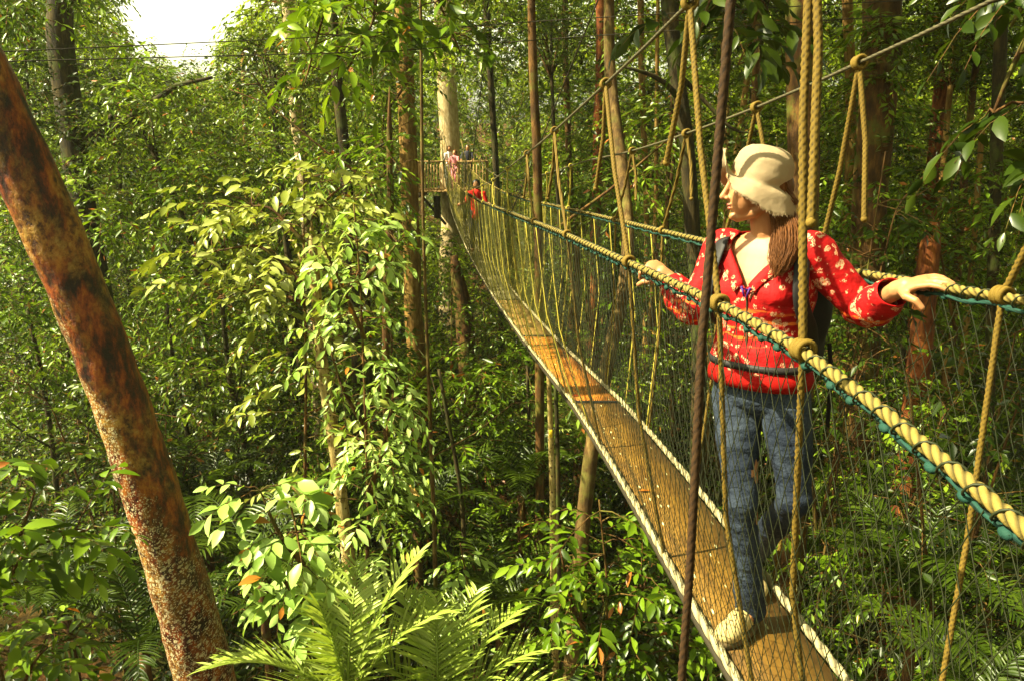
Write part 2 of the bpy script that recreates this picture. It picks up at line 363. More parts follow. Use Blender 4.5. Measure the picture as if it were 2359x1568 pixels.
def blouse_mat():
    g = NT('blouse_floral', 0.75, 0.2)
    red, cream, orange = (0.38, 0.003, 0.004), (0.50, 0.30, 0.17), (0.72, 0.16, 0.02)
    sep = g.n('ShaderNodeSeparateXYZ'); g.l(g.pos(), sep.inputs[0]); z = sep.outputs[2]
    co = g.pos(); w1 = g.mix(0.035, co, g.noise(co, 40, 3), 'ADD')
    c = g.mix(g.val(g.noise(co, 22, 3), 0.42, 0.7), red, (0.24, 0.003, 0.003))
    # woven bands across the chest
    fz = g.math('ADD', z, g.math('MULTIPLY', g.noise(co, 9, 3), 0.05))
    st = g.math('MULTIPLY', g.math('SINE', g.math('MULTIPLY', fz, 210.0)), g.val(g.noise(g.pos((1, 1, 4)), 14, 2), .38, .6))
    band = g.math('MULTIPLY', g.ramp(g.math('SUBTRACT', fz, Z0 - 0.58), [(0.0, (0, 0, 0)), (0.02, (1, 1, 1)), (0.115, (1, 1, 1)), (0.135, (0, 0, 0))]), g.val(st, 0.1, 0.5))
    c = g.mix(g.math('MULTIPLY', band, 0.85), c, orange)
    # flowers: a few petals round a centre
    for sc, lim, col2, off in ((23.0, 0.36, cream, (0, 0, 0)), (38.0, 0.34, (0.72, 0.38, 0.22), (3.1, 1.7, .4))):
        mp = g.n('ShaderNodeMapping'); mp.inputs['Location'].default_value = off; g.l(w1, mp.inputs[0])
        v = g.n('ShaderNodeTexVoronoi', Scale=sc); g.l(mp.outputs[0], v.inputs['Vector'])
        r = g.n('ShaderNodeSeparateColor'); g.l(v.outputs['Color'], r.inputs[0])
        keep = g.ramp(r.outputs[0], [(0.50, (0, 0, 0)), (0.51, (1, 1, 1))])
        ring = g.ramp(v.outputs['Distance'], [(0.05, (0, 0, 0)), (0.10, (1, 1, 1)), (lim, (1, 1, 1)), (lim + 0.06, (0, 0, 0))])
        pet = g.val(g.noise(w1, sc * 5.0, 1), 0.44, 0.52)
        c = g.mix(g.math('MULTIPLY', g.math('MULTIPLY', keep, ring), pet), c, col2)
        dot = g.math('MULTIPLY', g.ramp(v.outputs['Distance'], [(0.05, (1, 1, 1)), (0.07, (0, 0, 0))]), keep)
        c = g.mix(dot, c, (0.55, 0.25, 0.03))
    g.col(c); g.bump(g.noise(co, 15, 4), 0.7, 0.018); return g.m
M['blouse'] = blouse_mat()
M['blouse_red'] = NT('blouse_red_trim', 0.8, 0.1).col((0.27, 0.005, 0.003)).m
g = NT('denim', 0.85, 0.2); co = g.pos(); n = g.noise(co, 7, 4, .6); n2 = g.noise(g.pos((4, 4, 1)), 40, 4, .6)
g.col(g.mix(g.val(n, 0.40, 0.66), g.mix(n2, (0.007, 0.011, 0.022), (0.016, 0.024, 0.042)), g.mix(n2, (0.022, 0.032, 0.050), (0.055, 0.072, 0.10))))
g.bump(g.math('ADD', g.noise(g.pos((1, 1, 2.2)), 9, 3, .5), g.math('MULTIPLY', g.noise(g.pos((3, 3, 1)), 90, 2), .12)), 0.7, 0.035); M['denim'] = g.m
g = NT('shoe_suede', 0.8, 0.2); g.col(g.mix(g.noise(g.coord('Object'), 30, 3), (0.34, 0.25, 0.09), (0.52, 0.42, 0.19))); M['shoe'] = g.m
M['sole'] = NT('shoe_sole', 0.8, 0.2).col((0.10, 0.07, 0.03)).m
M['lace'] = NT('shoe_lace', 0.7, 0.2).col((0.75, 0.68, 0.45)).m
g = NT('pack_nylon', 0.6, 0.3); n = g.noise(g.coord('Object'), 200, 2); g.col((0.014, 0.012, 0.012)); g.bump(n, .3, .002); M['pack'] = g.m
g = NT('necklace', 0.25, 0.5); g.col((0.85, 0.80, 0.62)); g.b.inputs['Metallic'].default_value = 0.6; M['necklace'] = g.m
M['bow'] = NT('bow_purple', 0.6, 0.3).col((0.06, 0.012, 0.16)).m
M['cloth_white'] = NT('shirt_white', 0.8, 0.2).col((0.72, 0.70, 0.70)).m
M['cloth_pink'] = NT('shirt_pink', 0.8, 0.2).col((0.62, 0.22, 0.24)).m
M['cloth_red'] = NT('vest_red', 0.8, 0.2).col((0.60, 0.02, 0.01)).m
M['cloth_dark'] = NT('trousers_dark', 0.8, 0.2).col((0.03, 0.03, 0.05)).m
M['yellow_tag'] = NT('yellow_tag', 0.5, 0.3).col((0.75, 0.50, 0.02)).m

# ------------------------------------------------------------------ ground
def ground_h(x, y):
    x = np.asarray(x, dtype=float); y = np.asarray(y, dtype=float)
    h = 0.35 * np.sin(x * .35 + 1) * np.cos(y * .28) + 0.18 * np.sin(x * .9 + y * .7)
    h = h + np.clip(y - 26, 0, 60) * 0.10 + np.clip(-x - 9, 0, 60) * 0.10 + np.clip(x - 12, 0, 60) * 0.08
    h = h + 5.5 / (1 + np.exp(-(np.hypot(x, y) - 80) / 6))
    return h
xs = np.concatenate([[-600, -300, -150], np.linspace(-90, 90, 91), [150, 300, 600]])
ys = np.concatenate([[-600, -200, -60], np.linspace(-30, 110, 71), [200, 400, 900]])
GX, GY = np.meshgrid(xs, ys); GZ = ground_h(GX, GY)
nx, ny = len(xs), len(ys); i, j = np.meshgrid(np.arange(ny - 1), np.arange(nx - 1), indexing='ij'); b0 = i * nx + j
o = mesh_np('ground', np.stack([GX, GY, GZ], -1).reshape(-1, 3), [np.stack([b0, b0 + 1, b0 + nx + 1, b0 + nx], -1).reshape(-1, 4)], M['ground'])
tag(o, 'forest floor of brown leaf litter seen far below the bridge', 'ground', kind='structure')

# ------------------------------------------------------------------ bridge curves (distance Y along the bridge)
YS = np.array([-4, -1.5, 0.5, 1.5, 2.5, 4.6, 7.8, 10.5, 13.8, 18.0, 22.0, 24.8, 27.3])
DZ = np.array([-1.15, -1.40, -1.56, -1.61, -1.63, -1.66, -1.82, -1.89, -1.91, -1.85, -1.72, -1.56, -1.20])
RZ = np.array([0.05, -0.22, -0.40, -0.41, -0.395, -0.42, -0.50, -0.57, -0.60, -0.56, -0.38, -0.12, 0.55])
def crv(tab, y):                                   # smooth interpolation
    y = np.asarray(y, dtype=float); s = 0
    for d, wt in ((-0.6, .25), (0, .5), (0.6, .25)): s = s + wt * np.interp(y + d, YS, tab)
    return Z0 + s
SL = -0.115
BOWY = [0, 2, 2.65, 3.6, 5.4, 8, 11, 16, 22]
def deckL(y): y = np.asarray(y, dtype=float); return np.stack([0.966 + SL * y + np.interp(y, BOWY, [0, 0, .01, .045, .085, .06, .03, 0, 0]), y, crv(DZ, y)], -1)
def deckR(y): y = np.asarray(y, dtype=float); return np.stack([1.285 + SL * y + np.interp(y, BOWY, [0, .02, .045, .085, .115, .08, .04, .01, 0]), y, crv(DZ, y)], -1)
RYR = np.array([-4, -1.5, 0.5, 1.5, 1.88, 2.22, 2.65, 4.2, 7.8, 10.5, 13.8, 18.0, 22.0, 24.8, 27.3]); RZR = np.array([.25, -.02, -.24, -.315, -.335, -.355, -.375, -.42, -.49, -.555, -.585, -.54, -.36, -.10, .57])
RYL = np.array([-4, -1.5, 0.3, 0.98, 1.38, 1.63, 2.05, 2.9, 4.6, 7.8, 10.5, 13.8, 18, 22, 24.8, 27.3]); RZL = np.array([-.75, -.70, -.60, -.488, -.419, -.392, -.385, -.395, -.42, -.50, -.57, -.60, -.56, -.38, -.12, .55])
def crv2(ty, tab, y):
    y = np.asarray(y, dtype=float); s = 0
    for d, wt in ((-0.3, .25), (0, .5), (0.3, .25)): s = s + wt * np.interp(y + d, ty, tab)
    return Z0 + s
def railL(y): y = np.asarray(y, dtype=float); return np.stack([0.80 + SL * y, y, crv2(RYL, RZL, y)], -1)
def railR(y): y = np.asarray(y, dtype=float); return np.stack([1.44 + SL * y, y, crv2(RYR, RZR, y)], -1)
CZY = np.array([-4, 0, 1.5, 2.43, 3.49, 4.77, 5.87, 6.84, 9.0, 11.5, 14, 17, 21, 24.5, 27.6])
CZL = np.array([1.6, .90, .60, .434, .30, .146, .03, -.06, -.28, -.44, -.46, -.36, 0.05, 0.55, 1.25])
CZR = np.array([1.5, .75, .47, .33, .20, .085, .01, -.025, -.18, -.34, -.38, -.28, 0.10, 0.55, 1.25])
def cable(y, side):
    y = np.asarray(y, dtype=float); z = 0
    for d, wt in ((-0.5, .25), (0, .5), (0.5, .25)): z = z + wt * np.interp(y + d, CZY, CZL if side < 0 else CZR)
    x = (0.80 if side < 0 else 1.44) + SL * y
    return np.stack([x, y, Z0 + z], -1)
def steps(a, b, k=0.006, lo=0.008):
    out = [a]; y = a
    while y < b:
        y += max(lo, min(abs(y), 30) * k); out.append(min(y, b))
    return np.array(out)

bridge = empty('rope_bridge', (0.9, 1.0, Z0 - 1.6), 'narrow hanging walkway of boards slung between rope handrails and green netting', 'rope bridge')
BO = np.array(bridge.location)
def part(mb, name, mat, parent=bridge, smooth=True):
    off = BO if parent is bridge else np.zeros(3)
    o = mb.build(name, mat, parent, smooth); 
    if parent is bridge: o.matrix_parent_inverse = Matrix.Translation(-bridge.location)
    return o
# boards, laid end to end
bl = 2.45; y0 = -3.9; k = 0
joints = [-3.9, -1.55, 0.95, 5.42, 8.1, 10.6, 13.0, 15.4, 17.8, 20.2, 22.6, 25.0, 27.1]
for a, b in zip(joints[:-1], joints[1:]):
    yy = np.linspace(a + .008, b - .008, 14); L = deckL(yy); R = deckR(yy)
    L[:, 0] += .018; R[:, 0] -= .018
    V = []; 
    for q in range(len(yy)):
        for t, dz in ((0, 0), (0.5, -0.004), (1, 0), (1, -.028), (0, -.028)):
            p = L[q] * (1 - t) + R[q] * t; V.append(p + np.array([0, 0, dz]))
    Q = []
    for q in range(len(yy) - 1):
        for c in range(5): Q.append((q * 5 + c, q * 5 + (c + 1) % 5, q * 5 + 5 + (c + 1) % 5, q * 5 + 5 + c))
    mb = MB().add(V, [(0, 2, 1), (0, 3, 2), (0, 4, 3)] + [tuple((len(yy) - 1) * 5 + t for t in tr) for tr in ((0, 1, 2), (0, 2, 3), (0, 3, 4))], Q)
    o = part(mb, 'deck_board', M['deck_orange'] if a == 5.42 else (M['deck_rust'] if a == 8.1 else M['deck_grey'] if a > 8.2 else M['deck']), smooth=False)
    if a == 5.42: o['label'] = 'rusty orange deck board'
for y in joints[1:-1]:
    mb = MB(); c0, c1 = deckL(y), deckR(y)
    mb.box((c0 + c1) / 2 + [0, 0, .004], (0.30, 0.035, 0.012), bev=.2); part(mb, 'strap', M['black'])
for f, side in ((deckL, -1), (deckR, 1)):
    yy = steps(-3.9, 27.2, 0.006, 0.012); p = f(yy); p[:, 2] += 0.012
    mb = MB().tube(p, 0.017, 10, lobes=2, pitch=0.20, depth=0.3); part(mb, 'edge_rope', M['rope_white'])
    p2 = f(np.linspace(-3.9, 27.2, 90)); p2[:, 2] -= 0.045; p2[:, 0] += side * -0.01
    part(MB().tube(p2, 0.013, 8), 'side_beam', M['cable_dark'])
for f, side in ((railL, -1), (railR, 1)):
    yy = steps(-3.9, 27.3, 0.0035, 0.005); p = f(yy)
    part(MB().tube(p, 0.0128, 18, lobes=3, pitch=0.085, depth=0.38), 'handrail_rope', M['rope_rail'])
    # lacing cord wound round the rail and the border cord of the net below it
    yy = np.arange(-2.5, 13.0, 0.006); c = f(yy); ph = yy / 0.062 * 2 * math.pi
    c = c + np.stack([0.0150 * np.cos(ph), 0 * ph, 0.0168 * np.sin(ph) - 0.004], -1)
    part(MB().tube(c, 0.0023, 5), 'lacing', M['net_green'])
    yy = np.arange(-2.5, 14.0, 0.02); c = f(yy); c[:, 2] -= 0.024 + 0.004 * np.sin(yy * 31); c[:, 0] += side * -0.004
    mbt = MB().tube(c, 0.0058, 8, lobes=3, pitch=0.05)
    for y in np.arange(-1.0, 9, 0.105):
        q = f(y + 0.02 * math.sin(y * 77)); mbt.ball(q + [0, 0, -0.026], (0.009, 0.015, 0.009), seg=8, ring=6)
    part(mbt, 'net_border', M['net_teal'])
# netting: long narrow diamonds between rail and deck edge
rs = np.random.RandomState(3)
def net(side, ya, yb, w, mat, rad):
    fr, fd = (railL, deckL) if side < 0 else (railR, deckR)
    mb = MB(); nv = 13; v = np.linspace(0, 1, nv)
    for y in np.arange(ya, yb, w):
        for s in (-1, 1):
            sh = s * 0.62
            yy = y + sh * (v - 0.5) + 0.004 * rs.randn(nv)
            top = fr(yy); bot = fd(yy)
            bow = np.sin(v * math.pi) * 0.05 * side
            p = top * (1 - v[:, None]) + bot * v[:, None]
            p[:, 0] += bow + 0.006 * np.sin(y * 9 + v * 7); p[:, 2] += -0.02 * (1 - v)
            mb.tube(p, rad, 3, cap=False)
    return part(mb, 'net', mat)
net(-1, -1.0, 5.4, 0.055, M['net_green'], 0.0013); net(1, -1.0, 6.6, 0.055, M['net_green'], 0.0012)
net(-1, 5.4, 27.0, 0.060, M['net_olive_lit'], 0.0012); net(1, 6.6, 27.0, 0.064, M['net_olive_lit'], 0.0012)
# main cables and the ropes that hang from them
for side in (-1, 1):
    yy = steps(-3.9, 27.6, 0.005, 0.01)
    part(MB().tube(cable(yy, side), 0.0065 if side < 0 else 0.0065, 10, lobes=3, pitch=0.09, depth=.2), 'main_cable', M['steel'] if side < 0 else M['rope_dark'] if False else M['steel'])
def knot(mb, c, r, t=np.array([0, 1, 0]), n=4):
    c = np.asarray(c); t = nrm(np.asarray(t, dtype=float)); a = nrm(np.cross(t, [1, 0.2, 0.1])); b = np.cross(t, a)
    for k in range(n):
        th = np.linspace(0, 2 * math.pi, 17); ax = (k - (n - 1) / 2) * r * 0.75
        tilt = 0.35 * (-1) ** k
        p = c + t * ax + np.outer(np.cos(th), a) * r * 1.9 + np.outer(np.sin(th), b) * r * 1.9 + np.outer(np.cos(th) * tilt, t) * r
        mb.tube(p, r * 0.62, 8, cap=False)
def lerp_path(pts, step):
    pts = np.asarray(pts, dtype=float); out = []
    for a, b in zip(pts[:-1], pts[1:]):
        n = max(2, int(np.linalg.norm(b - a) / step)); t = np.linspace(0, 1, n, endpoint=False)[:, None]; out.append(a + (b - a) * t)
    return np.concatenate(out + [pts[-1:]])
def suspender(side, yk, yr, yd, loose=None, mat='rope', r=0.0100, lower=True):
    """rope from the main cable at yk to the rail at yr and on to the deck edge, with a second leg hanging loose"""
    fr, fd = (railL, deckL) if side < 0 else (railR, deckR)
    k = cable(yk, side); q = fr(yr); d = fd(yd)
    st = 0.008 if yk < 4 else 0.02
    mb = MB(); mid = (k + q) / 2 + np.array([0.01 * side, 0.0, 0.0])
    mb.tube(lerp_path([k, mid, q], st), r, 18 if yk < 6 else 8, lobes=3, pitch=0.05, depth=.42)
    if lower: mb.tube(lerp_path([q, (q + d) / 2 + [side * 0.03, 0.03, 0], d], st), r * .85, 15 if yk < 6 else 6, lobes=3, pitch=0.045, depth=.42)
    knot(mb, k, r, cable(yk + .05, side) - cable(yk, side)); knot(mb, q + [0, 0, .004], r, [SL, 1, -.1], 5)
    if loose is not None:
        ly, lz = loose
        e = np.array([k[0] + SL * (ly - yk) + side * .01, ly, Z0 + lz])
        p = lerp_path([k, (k + e) / 2 + [0.012, 0, 0], e], st)
        mb.tube(p, r * 1.0, 18 if yk < 6 else 8, lobes=3, pitch=0.05, depth=.42); mb.ball(e, r * 1.15, seg=10, ring=6)
    return part(mb, 'suspender_rope', M[mat])
suspender(-1, 1.75, 1.63, 1.70, (1.62, -0.13))
suspender(-1, 2.47, 2.11, 2.06, (2.60, -0.02))
suspender(-1, 3.52, 3.05, 3.05, (3.62, -0.14))
suspender(-1, 4.80, 4.35, 4.4, (4.95, -0.25)); suspender(-1, 6.0, 5.6, 5.6, (6.1, -.3))
suspender(1, 1.62, 1.95, 1.80, None)
suspender(1, 2.72, 2.88, 2.8, (2.62, -0.20)); suspender(1, 3.51, 3.8, 3.8, (3.4, -.12))
suspender(1, 4.40, 4.75, 4.7, (4.3, -.22)); suspender(1, 5.5, 5.9, 5.9, (5.4, -.28))
for y in (7.3, 8.7, 10.2, 11.8, 13.5, 15.2, 17.0, 18.8, 20.6, 22.4, 24.2):
    suspender(-1, y, y - .12, y, None, 'rope_yellow', 0.009); suspender(1, y + .4, y + .5, y + .4, None, 'rope_yellow', 0.009)
# yellow cords laced down the net
for side in (-1, 1):
    fr, fd = (railL, deckL) if side < 0 else (railR, deckR)
    for k, y in enumerate(np.arange(5.0, 24, 0.55)):
        a = fr(y); b = fd(y - .25); p = lerp_path([a, (a * .5 + b * .5) + [side * .06, 0, 0], b], .12)
        part(MB().tube(p, 0.0042, 6), 'tie_cord', M['rope_yellow'])

for px, py, Yd, lab in ((1470, 1063, 3.75, 'orange fallen leaf lying on the near deck boards'), (1305, 910, 5.6, 'red fallen leaf caught at the deck edge beside the black strap')):
    p = npP(px, py, Yd); dk = deckL(Yd); V_, T_ = np.array([[0, 0, 0], [.03, .012, .006], [.075, .004, .002], [.032, -.014, .007], [.05, .0, -.001]]), np.array([[0, 4, 1], [4, 2, 1], [0, 3, 4], [4, 3, 2]])
    p[0] = max(p[0], dk[0] + .03); p[2] = dk[2] + .004
    tag(mesh_np('fallen_leaf', V_ * [1, 1, 1], [T_], NT('leaf_litter', 0.6, 0.3).col((0.45, 0.14, 0.01) if Yd < 5 else (0.4, 0.05, 0.01)).m, smooth=False), lab, 'leaf').location = tuple(p)
# separate lines strung through the forest
def line(name, pts, r, mat, label, cat, group=None, lobes=3, step=0.05, pitch=.06, sides=8, knots=()):
    p = lerp_path(pts, step); mb = MB().tube(p, r, sides, lobes=lobes, pitch=pitch)
    for c in knots: knot(mb, c, r * .9, [0, 0, 1])
    o = mb.build(name, M[mat], origin=p[-1]); tag(o, label, cat, group); return o
def curve_pts(pp, n=60):
    pp = np.array([npP(*q) for q in pp]); t = np.linspace(0, len(pp) - 1, n); k = np.arange(len(pp))
    return np.stack([np.interp(t, k, pp[:, c]) for c in range(3)], -1)
line('hanging_rope', [npP(1712, -260, 1.36), npP(1684, 0, 1.36), npP(1640, 520, 1.38), npP(1616, 800, 1.38), npP(1600, 1120, 1.37), npP(1588, 1330, 1.37), npP(1570, 1568, 1.37), npP(1560, 1700, 1.37)], 0.0088, 'rope_dark',
     'dark brown rope hanging straight down across the whole height in front of the walkway', 'rope', step=.008, sides=12)
line('steel_cable', curve_pts([(-300, 128, 5.0), (20, 119, 5.6), (700, 88, 7), (1321, 44, 7), (2071, 2, 7), (2500, -30, 7)]), 0.004, 'cable_dark', 'thin dark cable crossing the sky gap, upper of the two', 'cable', lobes=0)
line('steel_cable', curve_pts([(-300, 160, 5.0), (20, 142, 5.6), (900, 119, 7), (1321, 86, 7), (2229, 26, 7), (2500, 5, 7)]), 0.004, 'cable_dark', 'thin dark cable crossing the sky gap, lower of the two', 'cable', lobes=0)
line('guy_wire', curve_pts([(1440, -150, 7), (1378, 0, 7.4), (1240, 340, 9.5), (1090, 700, 14)]), 0.007, 'cable_dark', 'thin dark guy wire slanting steeply down behind the left main cable', 'cable', lobes=0)
line('guy_wire', curve_pts([(1128, 0, 18), (1105, 236, 19), (1084, 400, 20), (1078, 452, 20.2)]), 0.011, 'cable_dark', 'dark steep wire just behind the person in the red vest', 'cable', lobes=0)

# ------------------------------------------------------------------ foliage
def leaf_geo(base, d, n, L, W, fine=False):
    """base (K,3), direction d, normal n, length L (K,), width W (K,)"""
    d = nrm(d); wv = nrm(np.cross(d, n)); n = np.cross(wv, d)
    L = L[:, None]; W = W[:, None]; K = len(base)
    if not fine:
        V = np.stack([base, base + d * L * .42 + wv * W * .5 + n * W * .12, base + d * L - n * L * .10, base + d * L * .42 - wv * W * .5 + n * W * .12], 1)
        i = np.arange(K)[:, None] * 4
        return V.reshape(-1, 3), np.concatenate([i + [0, 1, 2], i + [0, 2, 3]])
    m = lambda t, s, u: base + d * L * t + wv * W * .5 * s + n * (W * u - L * 0.22 * t * t)
    V = np.stack([base, m(.18, 0, .0), m(.18, .62, .10), m(.18, -.62, .10), m(.48, 0, 0), m(.48, 1, .17), m(.48, -1, .17), m(.78, 0, 0), m(.78, .66, .1), m(.78, -.66, .1), m(1.0, 0, 0)], 1)
    i = np.arange(K)[:, None] * 11
    T = []
    for t in ([0, 2, 1], [0, 1, 3], [1, 2, 5], [1, 5, 4], [1, 4, 6], [1, 6, 3], [4, 5, 8], [4, 8, 7], [4, 7, 9], [4, 9, 6], [7, 8, 10], [7, 10, 9]): T.append(i + t)
    return V.reshape(-1, 3), np.concatenate(T)
def sprays(rs, pos, dirn, L, nl, leafL, ratio=0.42, fine=False, droop=.35, twig=0.0, tiltn=.55, mb=None, m=0, vt=0.0, vm=1):
    mb = mb or MB(); K = len(pos); dirn = nrm(dirn); up = np.array([0, 0, 1.0])
    lat = nrm(np.cross(dirn, up) + 1e-4)
    for i in range(nl):
        t = (i + .6) / nl; s = 1 if i % 2 else -1
        if i == nl - 1: s = 0
        p = pos + dirn * (L * t)[:, None]; p[:, 2] -= droop * L * t * t
        tan = dirn - up * (2 * droop * t)
        ld = tan * (.55 + .5 * t if s else 1.2) + lat * s + rs.randn(K, 3) * .28 - up * .18
        n = up + rs.randn(K, 3) * tiltn
        ll = leafL * (0.7 + .5 * rs.rand(K)) * (0.75 + .5 * math.sin(math.pi * min(1, t * .9 + .1)))
        V, T = leaf_geo(p, ld, n, ll, ll * ratio * (0.85 + .3 * rs.rand(K)), fine)
        mb.add(V, T, m=m)
    if vt:
        t = np.array([0, .5, 1.0]); q = pos[:, None, :] + dirn[:, None, :] * (L[:, None] * t)[..., None]; q[:, :, 2] -= droop * L[:, None] * t * t
        a1 = lat; a2 = np.cross(dirn, lat); rr = vt * np.array([1, .8, .4])
        ring = np.stack([a1, -a1 * .5 + a2 * .87, -a1 * .5 - a2 * .87], 1)
        V = q[:, :, None, :] + ring[:, None] * rr[None, :, None, None]; i = np.arange(K)[:, None] * 9; Qs = []
        for e in range(2):
            for c in range(3): Qs.append(i + [e * 3 + c, e * 3 + (c + 1) % 3, e * 3 + 3 + (c + 1) % 3, e * 3 + 3 + c])
        mb.add(V.reshape(-1, 3), None, np.concatenate(Qs), m=vm)
    if twig:
        for k in range(K):
            t = np.linspace(0, 1, 4)[:, None]; q = pos[k] + dirn[k] * L[k] * t; q[:, 2] -= (droop * L[k] * t * t)[:, 0]
            mb.tube(q, np.linspace(twig, twig * .4, 4), 4, cap=False, m=1)
    return mb

# the bridge's own line of sight stays clear of leaves
yb = np.linspace(1.2, 27.5, 60); TOPC = np.maximum(railL(yb)[:, 2], railR(yb)[:, 2])
def clear(p, rad=0.5, sight=True):
    """True where a spray may stand: away from the walkway, and not between the viewer and it"""
    x, y, z = p[:, 0], p[:, 1], p[:, 2]
    bx = 1.12 + SL * y
    near = (np.abs(x - bx) < 0.9 + rad) & (y < 30) & (z > Z0 - 2.4) & (z < Z0 + 1.6 + rad)
    ok = ~near
    if sight:
        u, v = project(p)
        # pixel band covered by the walkway, as distance along it
        lx, ly = project(deckL(yb)); rx, ry = project(railR(yb))
        for k in range(0, 60, 1):
            m = (y < yb[k] + 0.3) & (v < ly[k] + 18) & (v > ry[k] - 60) & (u > min(lx[k], rx[k]) - 25) & (u < max(lx[k], rx[k]) + 25)
            ok &= ~m
        m = (y < 29.5) & (u > 955) & (u < 1125) & (v > 300) & (v < 500); ok &= ~m
        m = (y < 3.6) & (u > 1380) & (v > -100); ok &= ~m
    return ok

rs = np.random.RandomState(11)
def canopy_top(r):
    """how high the leaves reach (tangent of the angle) in direction r = X / Y: a gap of sky on one side"""
    d = np.abs(r + 0.395); rag = .022 * np.sin(r * 61 + 1) + .018 * np.sin(r * 143) + .012 * np.sin(r * 290 + 2)
    return rag + np.where(r < -0.395, 0.08 + np.clip(d - .01, 0, 1) * 1.5, 0.08 + np.clip(d - 0.01, 0, 1) * 1.15)
def blob_field(nb, y0, y1, rmin, rmax, nsp, nl, leafL, seed, zlow=0.0, zhigh=None, power=1.0, xlim=.72, bias=None, vt=.006):
    rs = np.random.RandomState(seed)
    u = rs.rand(nb); Y = (y0 ** power + u * (y1 ** power - y0 ** power)) ** (1 / power)
    r = (rs.rand(nb) * 2 - 1) * xlim; X = r * Y + rs.randn(nb) * .3
    gz = ground_h(X, Y)
    top = Z0 + Y * np.minimum(canopy_top(r), 0.24) 
    if zhigh is not None: top = np.minimum(top, zhigh)
    q = rs.rand(nb)
    if bias: q = q ** bias
    Z = gz + .6 + q * (top - gz - .6)
    R = rmin + (rmax - rmin) * rs.rand(nb)
    thin = ((Z - Z0) / Y > .07) & (rs.rand(nb) < .45); R[thin] *= .45
    pos = []; dr = []
    n = rs.poisson(nsp, nb) + 3
    idx = np.repeat(np.arange(nb), n); d = nrm(rs.randn(len(idx), 3) * [1, 1, .75] + [0, 0, .25])
    rad = R[idx] * rs.rand(len(idx)) ** .45
    p = np.stack([X, Y, Z], -1)[idx] + d * rad[:, None] * [1, 1, .7]
    dd = nrm(d * [1, 1, .35] + rs.randn(len(idx), 3) * .45)
    rr = p[:, 0] / np.maximum(p[:, 1], 1)
    ok = (p[:, 2] > ground_h(p[:, 0], p[:, 1]) + .1) & clear(p) & (p[:, 2] < Z0 + p[:, 1] * (canopy_top(rr) + .005))
    p = p[ok]; dd = dd[ok]; kind = (rs.rand(nb) * 3).astype(int)[idx][ok]; mb = MB()
    for k, (sz, rt, dr) in enumerate(((1.0, .42, .35), (1.35, .34, .7), (.72, .52, .2))):
        q = kind == k; n2 = q.sum()
        sprays(rs, p[q], dd[q], leafL * sz * (2.6 + 2.2 * rs.rand(n2)), nl, leafL * sz * (0.75 + .5 * rs.rand(n2)), ratio=rt, droop=dr, mb=mb, m=k, vt=vt, vm=3)
    return mb
BB = M['bark_brown']
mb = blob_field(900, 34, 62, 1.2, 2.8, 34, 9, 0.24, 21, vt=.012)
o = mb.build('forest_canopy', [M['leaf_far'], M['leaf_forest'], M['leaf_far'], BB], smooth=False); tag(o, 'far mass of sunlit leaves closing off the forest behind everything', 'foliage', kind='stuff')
mb = blob_field(1350, 17, 34, .8, 1.9, 28, 9, 0.135, 22, vt=.008)
o = mb.build('forest_foliage', [M['leaf_forest'], M['leaf_far'], M['leaf_dark'], BB], smooth=False); tag(o, 'tangle of small-leaved branches filling the forest behind the nearer trees', 'foliage', kind='stuff')
mb = blob_field(900, 9, 18, .4, 1.15, 26, 9, 0.085, 23, vt=.005)
o = mb.build('understory_foliage', [M['leaf_forest'], M['leaf_mid'], M['leaf_dark'], BB], smooth=False); tag(o, 'thin leafy understory twigs among the middle trunks', 'foliage', kind='stuff')
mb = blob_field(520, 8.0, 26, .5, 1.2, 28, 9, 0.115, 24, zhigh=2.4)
o = mb.build('undergrowth', [M['leaf_dark'], M['leaf_dark'], M['leaf_dark'], BB], smooth=False); tag(o, 'dark low undergrowth covering the forest floor', 'undergrowth', kind='stuff')

